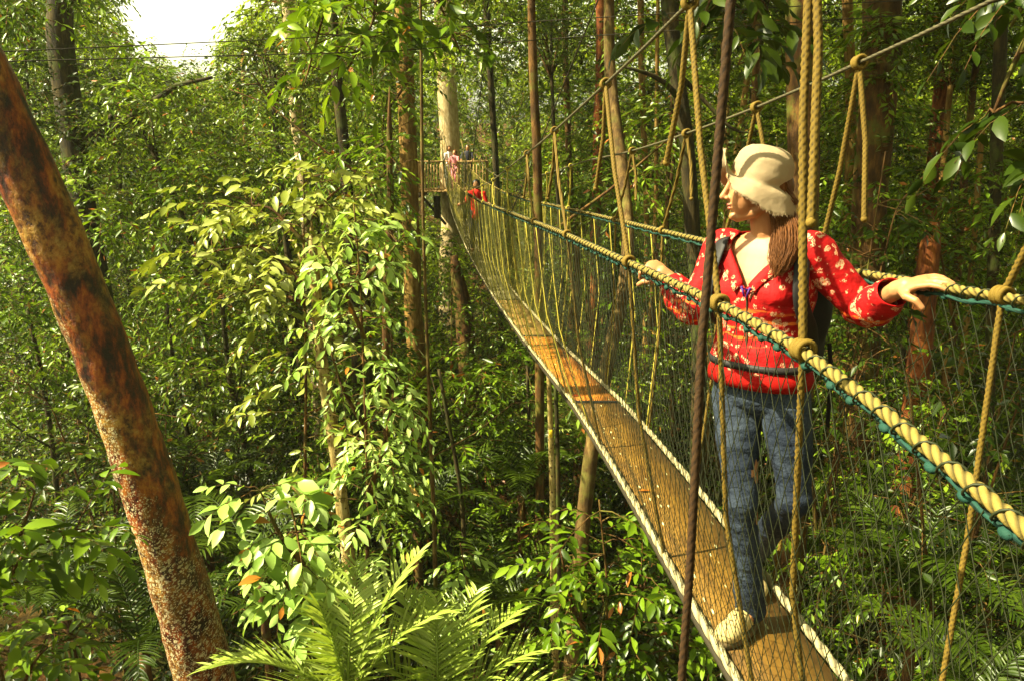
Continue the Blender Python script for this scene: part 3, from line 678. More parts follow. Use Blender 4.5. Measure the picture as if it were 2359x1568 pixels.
# unseen leaf roof added to block sky light, with openings cut for sunlit spots
def roof():
    rs = np.random.RandomState(31); nb = 1900
    X = rs.rand(nb) * 84 - 46; Y = rs.rand(nb) * 80 - 34; R = 1.3 + 1.5 * rs.rand(nb)
    Z = Z0 + np.maximum(np.maximum(Y, 0) * .26, 2.0) + 4.0 + rs.rand(nb) * 9; low = ((Y < -6) | (np.abs(X) > Y * .85 + 7)) & (rs.rand(nb) < .7); Z[low] = rs.rand(low.sum()) * 18
    Sn = np.array(SUN); C = np.stack([X, Y, Z], -1); ok = np.ones(nb, bool)
    lit = [(Q_, r_) for Q_, r_ in (((.9, 2.6, Z0 - .4), 1.6), ((.8, 2.4, Z0 - 1.6), .8), ((.1, 6.8, Z0 - 1.7), 1.6), ((-1.2, 6.6, Z0 - 1.6), 1.7), ((-2.2, 7.4, Z0 - .2), 1.8), ((-.9, 4.7, Z0 - 2.2), 1.6), ((-2.6, 28, Z0 - .3), 3.0), ((.4, 1.5, Z0 - .5), .9), ((-2, 12, Z0), 2.5), ((1.2, 2.2, Z0 - .4), .8), ((-3.2, 4.85, Z0 + .6), 1.5), ((-2.7, 4.85, Z0 - .3), 1.5), ((-2.2, 4.9, Z0 - 1.3), 1.3), ((-1.9, 4.9, Z0 - 2.2), 1.0), ((2.8, 9, Z0 - .5), 1.5), ((-4.5, 14, Z0 + 1), 3.0), ((-6, 22, Z0 + 2), 8.0), ((-12, 34, Z0 + 2), 15.0), ((0, 32, Z0 + 2), 9.0), ((-3, 16, Z0 + .5), 5.0), ((-9, 22, Z0 - 1), 6.0), ((8, 22, Z0), 4.0))]
    for T, r_ in lit:
        d = C - np.array(T); t = d @ Sn; ok &= ~((np.linalg.norm(d - t[:, None] * Sn, axis=1) < r_ + R * .8) & (t > 0))
    ok &= ~((np.abs(X / np.maximum(Y, 1) + .40) < .14) & (Y > 4))
    C = C[ok]; R = R[ok]; n = 34; idx = np.repeat(np.arange(len(C)), n); d = nrm(rs.randn(len(idx), 3))
    p = C[idx] + d * (R[idx] * rs.rand(len(idx)) ** .45)[:, None] * [1, 1, .5]
    u, v = project(p); keep = ~((v > -70) & (p[:, 1] > 0) & (u > -100) & (u < 2460)); p = p[keep]; d = d[keep]
    mb = sprays(rs, p, nrm(d * [1, 1, .3]), .8 + .5 * rs.rand(len(p)), 8, .26 * (.8 + .4 * rs.rand(len(p))))
    tag(mb.build('shade_roof', M['leaf_mid'], smooth=False), 'unseen leafy roof added high above the walkway to block sky light', 'foliage', kind='stuff')
roof()
# shared crowns for the tall trees
def crown_mesh(seed, R, H, nsp, leafL, mat, nl=9):
    rs = np.random.RandomState(seed); nb = 16
    C = nrm(rs.randn(nb, 3)) * (rs.rand(nb, 1) ** .4) * [R, R, H / 2]
    idx = rs.randint(0, nb, nsp); d = nrm(rs.randn(nsp, 3))
    p = C[idx] + d * (R * .38) * rs.rand(nsp, 1) ** .5 * [1, 1, .6]
    mb = sprays(rs, p, nrm(d * [1, 1, .3] + rs.randn(nsp, 3) * .4), leafL * (2.6 + 1.8 * rs.rand(nsp)), nl, leafL * (0.75 + .5 * rs.rand(nsp)))
    for c in C: mb.tube(lerp_path([[0, 0, -H * .55], c * .4 + [0, 0, -H * .15], c], .6), np.linspace(.05, .012, len(lerp_path([[0, 0, -H * .55], c * .4 + [0, 0, -H * .15], c], .6))), 5, cap=False, m=1)
    o = mb.build('crown', [mat, M['bark_brown']], smooth=False); me = o.data; bpy.data.objects.remove(o); return me
CROWN = [crown_mesh(s, 2.3, 3.0, 420, .15, M['leaf_forest']) for s in (1, 2, 3)] + [crown_mesh(5, 2.6, 3.2, 420, .17, M['leaf_far'])]

def bark_tube(path, rad, sides, seed, amp=.10, rough_amp=0.0):
    """path subdivided, lumpy radius"""
    path = np.asarray(path, dtype=float); rad = np.asarray(rad, dtype=float)
    L = np.concatenate([[0], np.cumsum(np.linalg.norm(np.diff(path, axis=0), axis=1))])
    n = max(8, int(L[-1] / max(.25, rad.mean() * 1.6))); t = np.linspace(0, L[-1], n)
    # smooth the polyline
    P3 = np.stack([np.interp(t, L, path[:, c]) for c in range(3)], -1); R = np.interp(t, L, rad)
    for _ in range(max(1, n // 14)):
        P3[1:-1] = (P3[:-2] + 2 * P3[1:-1] + P3[2:]) / 4
    P3 += np.stack([wob(P3 * [0, 0, 1], 1.1, .25, seed + c) for c in range(3)], -1) * R[:, None] * np.array([1, 1, 0])
    mb = MB().tube(P3, R, sides)
    V = mb.V[0]; c = np.repeat(P3, sides, 0); k = len(c)
    dv = V[:k] - c; V[:k] = c + dv * (1 + wob(V[:k] * [6, 6, 1.2], 1.0 / max(.08, R.mean()) * .35, amp, seed))[:, None]
    return mb, P3, R
TREES = {'group': 'tall trees standing around the rope bridge'}
def tree(pts, Y, wpx, mat, label, seed, ext_top=True, branches=0, crown=0, top=None, name='forest_tree', zdown=True, boughs=(), croff=0.8):
    """pts: places along the trunk (x, y, optional distance), wpx its width there"""
    W = [npP(p[0], p[1], p[2] if len(p) > 2 else Y) for p in pts]
    wr = [wpx[min(i, len(wpx) - 1)] / F0 * W[i][1] / 2 * 1.02 for i in range(len(W))]
    # run the trunk on down to the ground and up to its crown
    a, b = W[-2], W[-1]; d = nrm(b - a)
    if zdown:
        d = nrm(d * [1, 1, 1] + [0, 0, -.6]); n = 0
        while W[-1][2] > float(ground_h(W[-1][0], W[-1][1])) - .2 and n < 40:
            d = nrm(d * [.85, .85, 1] + [0, 0, -.12]); W.append(W[-1] + d * .8); wr.append(wr[-1] * 1.03); n += 1
    tops = W[0]
    if ext_top:
        d = nrm(W[0] - W[1]) if W[0][2] > W[1][2] else np.array([0, 0, 1.0])
        H = Z0 + (top if top else 4.0 + (seed % 5) * .7)
        while W[0][2] < H:
            d = nrm(d * [.9, .9, 1] + [0, 0, .1]); W.insert(0, W[0] + d * .8); wr.insert(0, wr[0] * .95)
    W = W[::-1]; wr = wr[::-1]
    base = W[0]
    t = empty(name, base, label, 'tree', TREES['group'])
    mb, P3, R = bark_tube(np.array(W) - base, wr, 14 if max(wpx) > 18 else 9, seed)
    rs = np.random.RandomState(seed)
    mb.build('trunk', M[mat], t)
    for k in range(branches):
        q = rs.randint(int(len(P3) * .45), len(P3) - 2); az = rs.rand() * 6.28; l = .8 + rs.rand() * 1.4
        dd = np.array([math.cos(az), math.sin(az) * .6, .45 + .3 * rs.rand()]); s = P3[q]
        pth = [s, s + dd * l * .4, s + dd * l * .75 + [0, 0, .1], s + dd * l + [0, 0, -.05]]
        bm = MB().tube(lerp_path(pth, .15), np.linspace(R[q] * .45, R[q] * .12, len(lerp_path(pth, .15))), 7)
        if clear(np.array([base + pth[-1], base + pth[1]]), .2).all(): bm.build('branch', M[mat], t)
    for bpth, w0 in boughs:
        pth = np.array([npP(*q) for q in bpth]) - base; lp = lerp_path(pth, .12)
        w0m = w0 / F0 * bpth[0][2] / 2
        for _ in range(3): lp[1:-1] = (lp[:-2] + 2 * lp[1:-1] + lp[2:]) / 4
        MB().tube(lp, np.linspace(w0m, w0m * .35, len(lp)), 8).build('branch', M[mat], t)
    if ext_top:
        c = bpy.data.objects.new('crown', CROWN[(seed + crown) % 4]); COL.objects.link(c); c.parent = t
        c.location = Vector(P3[-1]) + Vector((0, 0, croff)); c.rotation_euler = (0, 0, seed * 1.3)
        s = .8 + .4 * rs.rand(); c.scale = (s, s, s)
    return t
tree([(150, -60), (128, 30), (150, 190), (185, 400), (212, 560)], 12, [46, 52, 52, 56, 50], 'bark_dark', 'thick dark trunk standing behind the leaning lichen-spotted trunk', 1, branches=3, top=6)
tree([(262, 180), (330, 300), (392, 430), (440, 545), (455, 640)], 12, [8, 11, 13, 14, 14], 'bark_dark', 'thin dark trunk slanting under the sky gap', 2, ext_top=False, branches=3)
tree([(662, -60), (672, 120), (690, 310), (700, 420)], 15, [26, 28, 26, 24], 'bark_pale', 'pale whitish trunk at the edge of the sky gap', 3, branches=3, boughs=[([(680, 150, 15), (715, 90, 15), (745, -20, 15)], 11)])
tree([(763, -60), (772, 150), (795, 330), (805, 460)], 11, [18, 22, 24, 26], 'bark_dark', 'dark trunk between the pale trunk and the tall tan trunk', 4, branches=2, boughs=[([(800, 400, 11), (850, 350, 10.8), (935, 305, 10.6)], 9)])
tree([(925, -60), (935, 150), (945, 560), (958, 840), (982, 1200), (992, 1320)], 14, [36, 38, 40, 42, 44, 44], 'bark_tan', 'tall straight tan trunk just left of the tree platform', 5, branches=1, top=7)
tree([(897, 200), (897, 290), (900, 500), (888, 720), (893, 1000), (900, 1390)], 10, [2, 12, 18, 18, 20, 22], 'bark_brown', 'slender brown trunk beside the tall tan trunk', 6, ext_top=False, branches=3)
tree([(716, 500), (718, 545), (722, 600), (738, 850), (770, 1010), (790, 1200), (815, 1420)], 7.6, [3, 16, 22, 27, 30, 32, 34], 'bark_speck', 'orange tan trunk rising out of the bright palm fronds behind hanging lime leaves', 7, ext_top=False, branches=2)
tree([(968, -80), (972, 330), (977, 600), (988, 900), (1000, 1200), (1005, 1460)], 7.8, [6, 7, 7, 9, 11, 12], 'bark_mixed', 'thin reddish sapling stem running down to the palm fronds', 8, ext_top=False, branches=2)
tree([(1044, 590), (1052, 640), (1062, 690), (1074, 800), (1085, 940)], 16, [16, 30, 40, 44, 46], 'bark_brown', 'stout dark brown trunk below the far end of the walkway', 9, ext_top=False)
tree([(1010, 850), (1030, 960), (1062, 1120), (1075, 1330), (1098, 1480)], 8.6, [8, 9, 11, 11, 10], 'bark_dark', 'crooked thin dark stem right of the reddish sapling', 10, ext_top=False, branches=2)
tree([(1222, -60), (1226, 100), (1236, 330), (1242, 560)], 9.5, [16, 18, 20, 20], 'bark_brown', 'slim brown trunk crossed by the left main cable', 12, branches=2)
tree([(1384, -60), (1386, 120), (1376, 330), (1372, 560)], 14, [24, 24, 22, 22], 'bark_red', 'straight red-barked trunk between two hanging rope pairs', 13, branches=1)
tree([(1405, -60, 9), (1404, 190, 9), (1430, 330, 8.7), (1452, 520, 8.3), (1450, 640, 8), (1402, 830, 7.7), (1372, 960, 7.6)], 8, [22, 24, 26, 28, 30, 34, 34], 'bark_mixed', 'bent pale speckled trunk seen through the netting left of the woman', 14, branches=1)
tree([(1535, -60), (1556, 150), (1585, 330), (1592, 480), (1606, 640)], 9, [34, 34, 32, 34, 34], 'bark_dark', 'dark trunk with a bough arching to the left above the handrail', 15, boughs=[([(1570, 235, 9), (1530, 180, 8.9), (1440, 155, 8.7)], 16), ([(1562, 170, 9), (1640, 250, 9), (1700, 320, 8.9), (1760, 300, 8.8)], 12)])
tree([(1848, -60), (1850, 200), (1848, 500), (1846, 760)], 8.2, [72, 70, 68, 68], 'bark_brown', 'thick mossy brown trunk rising right behind the woman in the hat', 16, top=6)
tree([(2030, -40), (2024, 120), (2012, 360), (1996, 620), (1990, 760)], 10.5, [78, 78, 74, 72, 72], 'bark_brown', 'broad mossy trunk standing between the woman and the red trunk', 17, branches=2, top=6)
tree([(1948, -60), (1958, 100), (1962, 300)], 13, [22, 22, 22], 'bark_tan', 'slim tan trunk against the small sky hole', 18)
tree([(2150, 512), (2147, 520), (2141, 535), (2132, 620), (2118, 800), (2104, 960)], 9.0, [24, 34, 42, 46, 50, 52], 'bark_red', 'broken-topped red-brown trunk under the woman\'s outstretched hand', 19, ext_top=False)
tree([(2190, -60), (2176, 160), (2150, 420), (2130, 560)], 13, [36, 36, 34, 32], 'bark_red', 'tall reddish trunk behind the broken-topped trunk', 20, branches=2)
tree([(512, 700), (530, 880), (560, 1000), (582, 1130)], 10, [10, 14, 16, 17], 'bark_dark', 'thin dark trunk on the shaded slope, nearest the orange tan trunk', 21, ext_top=False, branches=2)
tree([(385, 700), (400, 840), (430, 980), (455, 1150)], 11, [8, 9, 11, 12], 'bark_dark', 'thin dark stem just right of the leaning lichen-spotted trunk', 22, ext_top=False, branches=2)
tree([(60, 700), (95, 850), (118, 1000), (132, 1150)], 11, [8, 10, 12, 12], 'bark_dark', 'thin dark stem in the shade left of the leaning lichen-spotted trunk', 23, ext_top=False, branches=1)
tree([(1262, 830), (1268, 960), (1274, 1200), (1276, 1400), (1280, 1580)], 7.0, [10, 13, 15, 17, 18], 'bark_speck', 'pale slender stem with a yellow tag standing below the walkway', 24, ext_top=False)
tree([(1278, 845), (1284, 1000), (1287, 1250), (1290, 1560)], 7.3, [9, 11, 12, 12], 'bark_dark', 'black stem close behind the yellow-tagged stem', 25, ext_top=False)
tree([(1215, 840), (1220, 1000), (1232, 1200), (1240, 1350)], 10.5, [8, 9, 10, 10], 'bark_dark', 'thin dark stem left of the yellow-tagged stem', 26, ext_top=False)
tree([(1745, 60), (1735, 300), (1728, 560)], 12, [16, 16, 16], 'bark_brown', 'brown trunk directly above the woman\'s sun hat', 27, branches=2)
tree([(1668, 100), (1676, 400), (1668, 700)], 14, [14, 14, 14], 'bark_tan', 'slim tan trunk beside the dark brown hanging rope', 28, branches=1)
tree([(2086, 560), (2080, 760), (2066, 960), (2060, 1060)], 12, [14, 16, 18, 18], 'bark_dark', 'thin dark trunk just left of the broken-topped trunk', 29, ext_top=False)
tree([(2262, 300), (2244, 560), (2226, 760), (2205, 950)], 11, [12, 13, 14, 14], 'bark_tan', 'thin tan trunk right of the broken-topped trunk', 30, ext_top=False, branches=1)
tree([(2310, -60), (2300, 200), (2290, 560), (2275, 1000), (2262, 1250)], 9.5, [26, 26, 24, 24, 24], 'bark_dark', 'dark trunk behind the rope at the right border', 31, branches=1)
tree([(1120, 40), (1138, 300), (1150, 560)], 19, [15, 14, 13], 'bark_dark', 'thin dark trunk right of the far platform', 32, branches=1)
tree([(1300, -60), (1304, 200), (1316, 480)], 17, [14, 14, 14], 'bark_brown', 'thin brown trunk behind the guy wire', 33, branches=1)
tree([(1475, -60), (1480, 200), (1490, 520)], 16, [14, 14, 12], 'bark_tan', 'thin tan trunk left of the arching dark bough', 34, branches=1)
tree([(560, 120), (566, 320), (575, 560), (590, 800)], 20, [12, 13, 14, 14], 'bark_tan', 'distant slim tan trunk right of the sky gap', 35, ext_top=False, branches=2)
tree([(840, 560), (848, 800), (858, 1060), (862, 1280)], 11, [14, 15, 17, 18], 'bark_dark', 'dark trunk hidden behind hanging lime leaves', 36, ext_top=False, branches=1)
tree([(655, 620), (672, 830), (690, 1000), (704, 1120)], 12, [10, 12, 13, 13], 'bark_dark', 'thin dark stem left of the orange tan trunk', 37, ext_top=False, branches=1)
tree([(2180, 800), (2165, 960), (2150, 1120)], 9, [9, 10, 10], 'bark_tan', 'very thin pale stem right of the broken-topped trunk foot', 38, ext_top=False)
tree([(1512, 560), (1508, 760), (1500, 1000)], 12, [12, 12, 12], 'bark_brown', 'thin brown trunk seen through the netting under the woman\'s left-hand sleeve', 39, ext_top=False)
tree([(1330, 560), (1334, 760), (1332, 900)], 13, [13, 14, 14], 'bark_brown', 'thin brown trunk seen through the netting beyond the bent pale trunk', 40, ext_top=False)
rs = np.random.RandomState(41); n = 0; proto = None
while n < 34:
    Y = 12 + 14 * rs.rand(); X = (rs.rand() * 2 - 1) * .64 * Y; gz = float(ground_h(X, Y)) - .2; H = Z0 - 1.5 + 6 * rs.rand()
    r0 = .035 + .06 * rs.rand(); lean = rs.randn() * .04; c = np.array([X, Y, gz])
    zz = np.linspace(0, H, 14); pth = np.stack([lean * zz + .10 * np.sin(zz * .6 + n), .05 * np.cos(zz * .5 + n), zz], -1)
    if not clear(c + pth, 0).all() or abs(X / Y + .40) < .09 and H > Z0: continue
    t = empty('slim_tree', c, 'slim dark trunk standing among the distant foliage', 'tree', 'slim distant trunks in the foliage')
    MB().tube(pth, np.linspace(r0, r0 * .55, 14), 8).build('trunk', M[('bark_dark', 'bark_brown', 'bark_dark', 'bark_tan')[n % 4]], t)
    k = bpy.data.objects.new('crown', CROWN[n % 3]); COL.objects.link(k); k.parent = t; k.location = tuple(pth[-1]); k.scale = (.42, .42, .45); k.rotation_euler = (0, 0, n)
    n += 1
# yellow tag on its stem
tg = MB().box(npP(1269, 998, 6.93), (.030, .012, .075), bev=.25).build('stem_tag', M['yellow_tag']); tag(tg, 'small yellow tag tied to the slender pale stem below the walkway', 'tag')

# leaning foreground tree
hp = [(-330, -420), (-190, -120), (-62, 110), (5, 260), (70, 400), (138, 560), (203, 720), (260, 880), (314, 1040), (362, 1210), (408, 1350), (445, 1470), (475, 1600), (500, 1800)]
W = [npP(px, py, 4.8 + (0.0 if py < 0 else py * .0004)) for px, py in hp][::-1]
wr = [np.interp(py, [-400, 200, 500, 900, 1300, 1800], [56, 60, 62, 63, 72, 86]) / F0 * 4.9 * 1.03 for px, py in hp][::-1]
while W[0][2] > -0.2: W.insert(0, W[0] + np.array([.05, -.02, -.8])); wr.insert(0, wr[0] * 1.05)
for k in range(9): W.append(W[-1] + np.array([-.25 / (1 + k), 0, .85])); wr.append(wr[-1] * .96)
base = W[0]
ht = empty('leaning_tree', base, 'big leaning trunk with rust red bark and white lichen spots', 'tree')
mb, P3, R = bark_tube(np.array(W) - base, wr, 40, 77, .05)
mb = MB(); t = np.linspace(0, 1, 240); k = np.linspace(0, 1, len(P3)); PP = np.stack([np.interp(t, k, P3[:, c]) for c in range(3)], -1)
for _ in range(12): PP[1:-1] = (PP[:-2] + 2 * PP[1:-1] + PP[2:]) / 4
mb.tube(PP, np.interp(t, k, R), 56)
V = mb.V[0]; kk = 240 * 56; c = np.repeat(PP, 56, 0); dv = V[:kk] - c
V[:kk] = c + dv * (1 + wob(V[:kk], 7, .06, 5) + wob(V[:kk] * [1, 1, .5], 38, .03, 6))[:, None]
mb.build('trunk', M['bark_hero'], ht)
c = bpy.data.objects.new('crown', CROWN[1]); COL.objects.link(c); c.parent = ht; c.location = Vector(P3[-1]) + Vector((-.6, 0, 1.6))

# ------------------------------------------------------------------ leafy saplings and shrubs
def leafy(name, label, base, stems, mat, leafL, nl, rs, cat='shrub', stem_mat='bark_brown', fine=True, L=None, ratio=.42, droop=.35, tilt=.5, group=None):
    """stems: list of (path points, number of sprays along it, spread)"""
    base = np.asarray(base); t = empty(name, base, label, cat, group)
    ps, ds, sm = [], [], MB()
    for pth, ns, spread in stems:
        lp = lerp_path(np.asarray(pth) - base, .08)
        for _ in range(3): lp[1:-1] = (lp[:-2] + 2 * lp[1:-1] + lp[2:]) / 4
        sm.tube(lp, np.linspace(.022, .006, len(lp)), 7)
        q = rs.randint(int(len(lp) * .15), len(lp), ns)
        az = rs.rand(ns) * 6.28
        d = np.stack([np.cos(az), np.sin(az) * .8 - .25, .15 + .35 * rs.randn(ns)], -1); d = nrm(d)
        off = rs.rand(ns, 1) * spread
        ps.append(lp[q] + d * off); ds.append(d)
        for a, dd, o2 in zip(lp[q], d, off):
            sm.tube([a, a + dd * o2 * .5 + [0, 0, .02], a + dd * o2], [.006, .005, .004], 4, cap=False)
    ps = np.concatenate(ps); ds = np.concatenate(ds)
    sm.build('stem', M[stem_mat], t)
    LL = (L or leafL * 2.6) * (.8 + .5 * rs.rand(len(ps)))
    mb = sprays(rs, ps, ds, LL, nl, leafL * (.75 + .5 * rs.rand(len(ps))), ratio=ratio, fine=fine, droop=droop, twig=.0028, tiltn=tilt)
    mb.build('leaves', [M[mat], M[stem_mat]], t)
    return t
rs = np.random.RandomState(5)
def gp(px, py, Y): p = npP(px, py, Y); return np.array([p[0], p[1], float(ground_h(p[0], p[1]))])
# hanging lime leaves in the middle
Yc = 6.6
leafy('leafy_sapling', 'sapling with long glossy lime leaves hanging in a column in mid forest', gp(820, 1500, Yc),
      [([npP(835, 1500, Yc), npP(850, 1200, Yc), npP(840, 900, Yc), npP(830, 650, Yc), npP(815, 470, Yc)], 52, .28),
       ([npP(850, 1150, Yc), npP(900, 960, Yc), npP(915, 830, Yc)], 16, .20),
       ([npP(840, 780, Yc), npP(780, 640, Yc - .2), npP(740, 560, Yc - .3)], 9, .25),
       ([npP(840, 980, Yc), npP(790, 900, Yc - .2), npP(760, 800, Yc - .3)], 8, .25),
       ([npP(840, 640, Yc), npP(890, 600, Yc), npP(915, 560, Yc)], 12, .2),
       ([npP(850, 1120, Yc), npP(880, 1060, Yc), npP(900, 1010, Yc)], 10, .2)], 'leaf_lime', .105, 9, rs, 'sapling', droop=.75, ratio=.36, L=.34)
# olive compound leaves, upper left of centre
Yc = 7.6
leafy('leafy_sapling', 'sapling with broad olive compound leaves spreading below the pale trunk', gp(700, 1300, Yc),
      [([npP(700, 1300, Yc), npP(705, 900, Yc), npP(700, 620, Yc), npP(700, 400, Yc)], 22, .4),
       ([npP(702, 660, Yc), npP(600, 560, Yc), npP(440, 590, Yc)], 20, .35),
       ([npP(702, 700, Yc), npP(600, 660, Yc), npP(500, 690, Yc)], 15, .35),
       ([npP(702, 560, Yc), npP(620, 470, Yc), npP(540, 480, Yc)], 20, .35),
       ([npP(702, 520, Yc), npP(760, 450, Yc), npP(800, 420, Yc)], 14, .3)], 'leaf_olive', .115, 11, rs, 'sapling', L=.55, droop=.4)
Yc = 5.0
leafy('broadleaf_shrub', 'cluster of large pale green oval leaves just above the bright palm', gp(700, 1560, Yc + .3),
      [([npP(720, 1700, Yc), npP(705, 1450, Yc), npP(690, 1250, Yc), npP(660, 1120, Yc)], 20, .18),
       ([npP(700, 1300, Yc), npP(640, 1230, Yc), npP(600, 1130, Yc)], 16, .16),
       ([npP(700, 1400, Yc), npP(650, 1330, Yc), npP(610, 1270, Yc)], 14, .14)], 'leaf_lime', .125, 6, rs, 'shrub', ratio=.50, L=.24)
Yc = 4.6
leafy('leafy_shrub', 'shrub with pale green leaf sprays at the left border, upper one', gp(60, 1500, Yc),
      [([npP(-60, 1700, Yc), npP(-20, 1400, Yc), npP(60, 1260, Yc), npP(200, 1220, Yc)], 26, .22),
       ([npP(-60, 1400, Yc), npP(-40, 1200, Yc), npP(0, 1030, Yc)], 16, .18), ([npP(-20, 1400, Yc), npP(60, 1200, Yc), npP(80, 1130, Yc)], 10, .15)], 'leaf_mid', .13, 8, rs)
leafy('leafy_shrub', 'small yellow-green shrub in the lower left corner', gp(60, 1620, Yc),
      [([npP(20, 1800, Yc), npP(40, 1600, Yc), npP(100, 1480, Yc), npP(170, 1470, Yc)], 20, .2), ([npP(30, 1650, Yc), npP(0, 1540, Yc), npP(-20, 1470, Yc)], 10, .15)], 'leaf_mid', .12, 8, rs)
Yc = 5.2
leafy('leafy_shrub', 'bushy shrub with small glossy leaves under the near edge of the walkway', gp(1430, 1560, Yc),
      [([npP(1400, 1900, Yc), npP(1390, 1600, Yc), npP(1400, 1350, Yc), npP(1380, 1150, Yc)], 50, .35),
       ([npP(1400, 1500, Yc), npP(1460, 1420, Yc), npP(1490, 1330, Yc)], 24, .25), ([npP(1400, 1600, Yc), npP(1500, 1540, Yc), npP(1560, 1480, Yc)], 22, .25),
       ([npP(1395, 1500, Yc), npP(1320, 1420, Yc), npP(1290, 1260, Yc)], 26, .25)], 'leaf_mid', .095, 9, rs)
leafy('leafy_sapling', 'drooping sprig of pale leaves beside the crooked dark stem', gp(1080, 1400, 7),
      [([npP(1090, 1700, 7), npP(1095, 1450, 7), npP(1075, 1330, 7), npP(1060, 1250, 7)], 16, .2)], 'leaf_lime', .12, 8, rs, 'sapling', droop=.7)
leafy('leafy_sapling', 'sapling of bright leaves reaching over the tall tan trunk beside the far platform', gp(905, 1000, 12),
      [([npP(905, 1000, 12), npP(900, 600, 12.), npP(880, 300, 12), npP(920, 60, 12)], 70, .6), ([npP(890, 260, 12), npP(980, 130, 12), npP(1100, 60, 12)], 40, .45)], 'leaf_mid', .15, 9, rs, 'sapling', fine=False)
# big dark leaves hanging at the upper right corner, close by
Yc = 2.9
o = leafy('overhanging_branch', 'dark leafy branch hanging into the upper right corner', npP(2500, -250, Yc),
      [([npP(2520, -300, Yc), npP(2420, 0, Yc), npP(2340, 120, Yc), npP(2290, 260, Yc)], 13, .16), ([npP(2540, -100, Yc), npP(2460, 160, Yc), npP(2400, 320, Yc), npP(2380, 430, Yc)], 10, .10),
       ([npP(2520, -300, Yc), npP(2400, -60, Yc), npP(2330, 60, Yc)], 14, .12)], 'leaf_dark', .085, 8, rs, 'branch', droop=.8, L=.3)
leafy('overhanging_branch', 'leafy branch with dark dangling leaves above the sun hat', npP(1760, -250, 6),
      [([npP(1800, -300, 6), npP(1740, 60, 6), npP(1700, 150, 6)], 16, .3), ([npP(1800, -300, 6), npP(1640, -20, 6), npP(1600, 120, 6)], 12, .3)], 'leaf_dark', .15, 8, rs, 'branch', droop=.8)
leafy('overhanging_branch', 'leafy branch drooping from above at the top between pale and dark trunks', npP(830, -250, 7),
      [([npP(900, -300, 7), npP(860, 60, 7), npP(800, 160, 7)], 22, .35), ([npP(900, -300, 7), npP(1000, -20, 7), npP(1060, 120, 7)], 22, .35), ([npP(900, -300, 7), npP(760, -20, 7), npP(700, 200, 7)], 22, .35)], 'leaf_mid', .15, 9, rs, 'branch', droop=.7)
for q, (px, py, Yc, lab, mt) in enumerate([
    (1960, 400, 7.5, 'dark leafy branch in front of the broad mossy trunk', 'leaf_dark'), (2250, 820, 6.5, 'dark leafy shrub top below the right-hand handrail', 'leaf_dark'),
    (2050, 1250, 7.5, 'mid green shrub right of the blue jeans', 'leaf_mid'), (2240, 1180, 7.0, 'pale fan-like leafy shrub at the lower right border', 'leaf_mid'),
    (1150, 1180, 9.0, 'loose green shrub left of the yellow-tagged stem', 'leaf_mid'), (1180, 950, 10., 'leafy bush under the orange deck board', 'leaf_mid'),
    (200, 900, 9., 'leafy bush behind the middle of the leaning trunk', 'leaf_forest'), (330, 1000, 9.5, 'leafy bush right of the leaning trunk', 'leaf_forest'),
    (2080, 900, 8.0, 'leafy bush at the foot of the broken-topped trunk', 'leaf_mid'), (1960, 880, 8.5, 'green bush right of the woman\'s waist', 'leaf_mid')]):
    g0 = gp(px, py, Yc); c = npP(px, py, Yc)
    leafy('leafy_bush', lab, g0, [([g0, (g0 + c) / 2 + [.1, 0, 0], c + [.3, 0, .2]], 36, .7), ([(g0 + c) / 2, c + [-.5, .1, -.2], c + [-.8, 0, .2]], 26, .6), ([(g0 + c) / 2, c + [.5, .1, -.3], c + [.8, .2, 0]], 26, .6)], mt, .115, 9, rs, 'bush', fine=False)

leafy('leafy_bush', 'tuft of leaves growing round the top of the broken-topped trunk', gp(2160, 560, 9.1), [([npP(2200, 760, 9.1), npP(2170, 600, 9.1), npP(2150, 500, 9.0)], 16, .25), ([npP(2150, 540, 8.9), npP(2120, 510, 8.8)], 6, .15)], 'leaf_mid', .10, 8, rs, 'bush', fine=False)
leafy('leafy_bush', 'leafy twigs around the stump-like dark trunk under the far walkway', gp(1060, 700, 15.5), [([npP(1040, 900, 15.3), npP(1040, 680, 15.4), npP(1048, 600, 15.4)], 30, .5)], 'leaf_mid', .13, 8, rs, 'bush', fine=False)
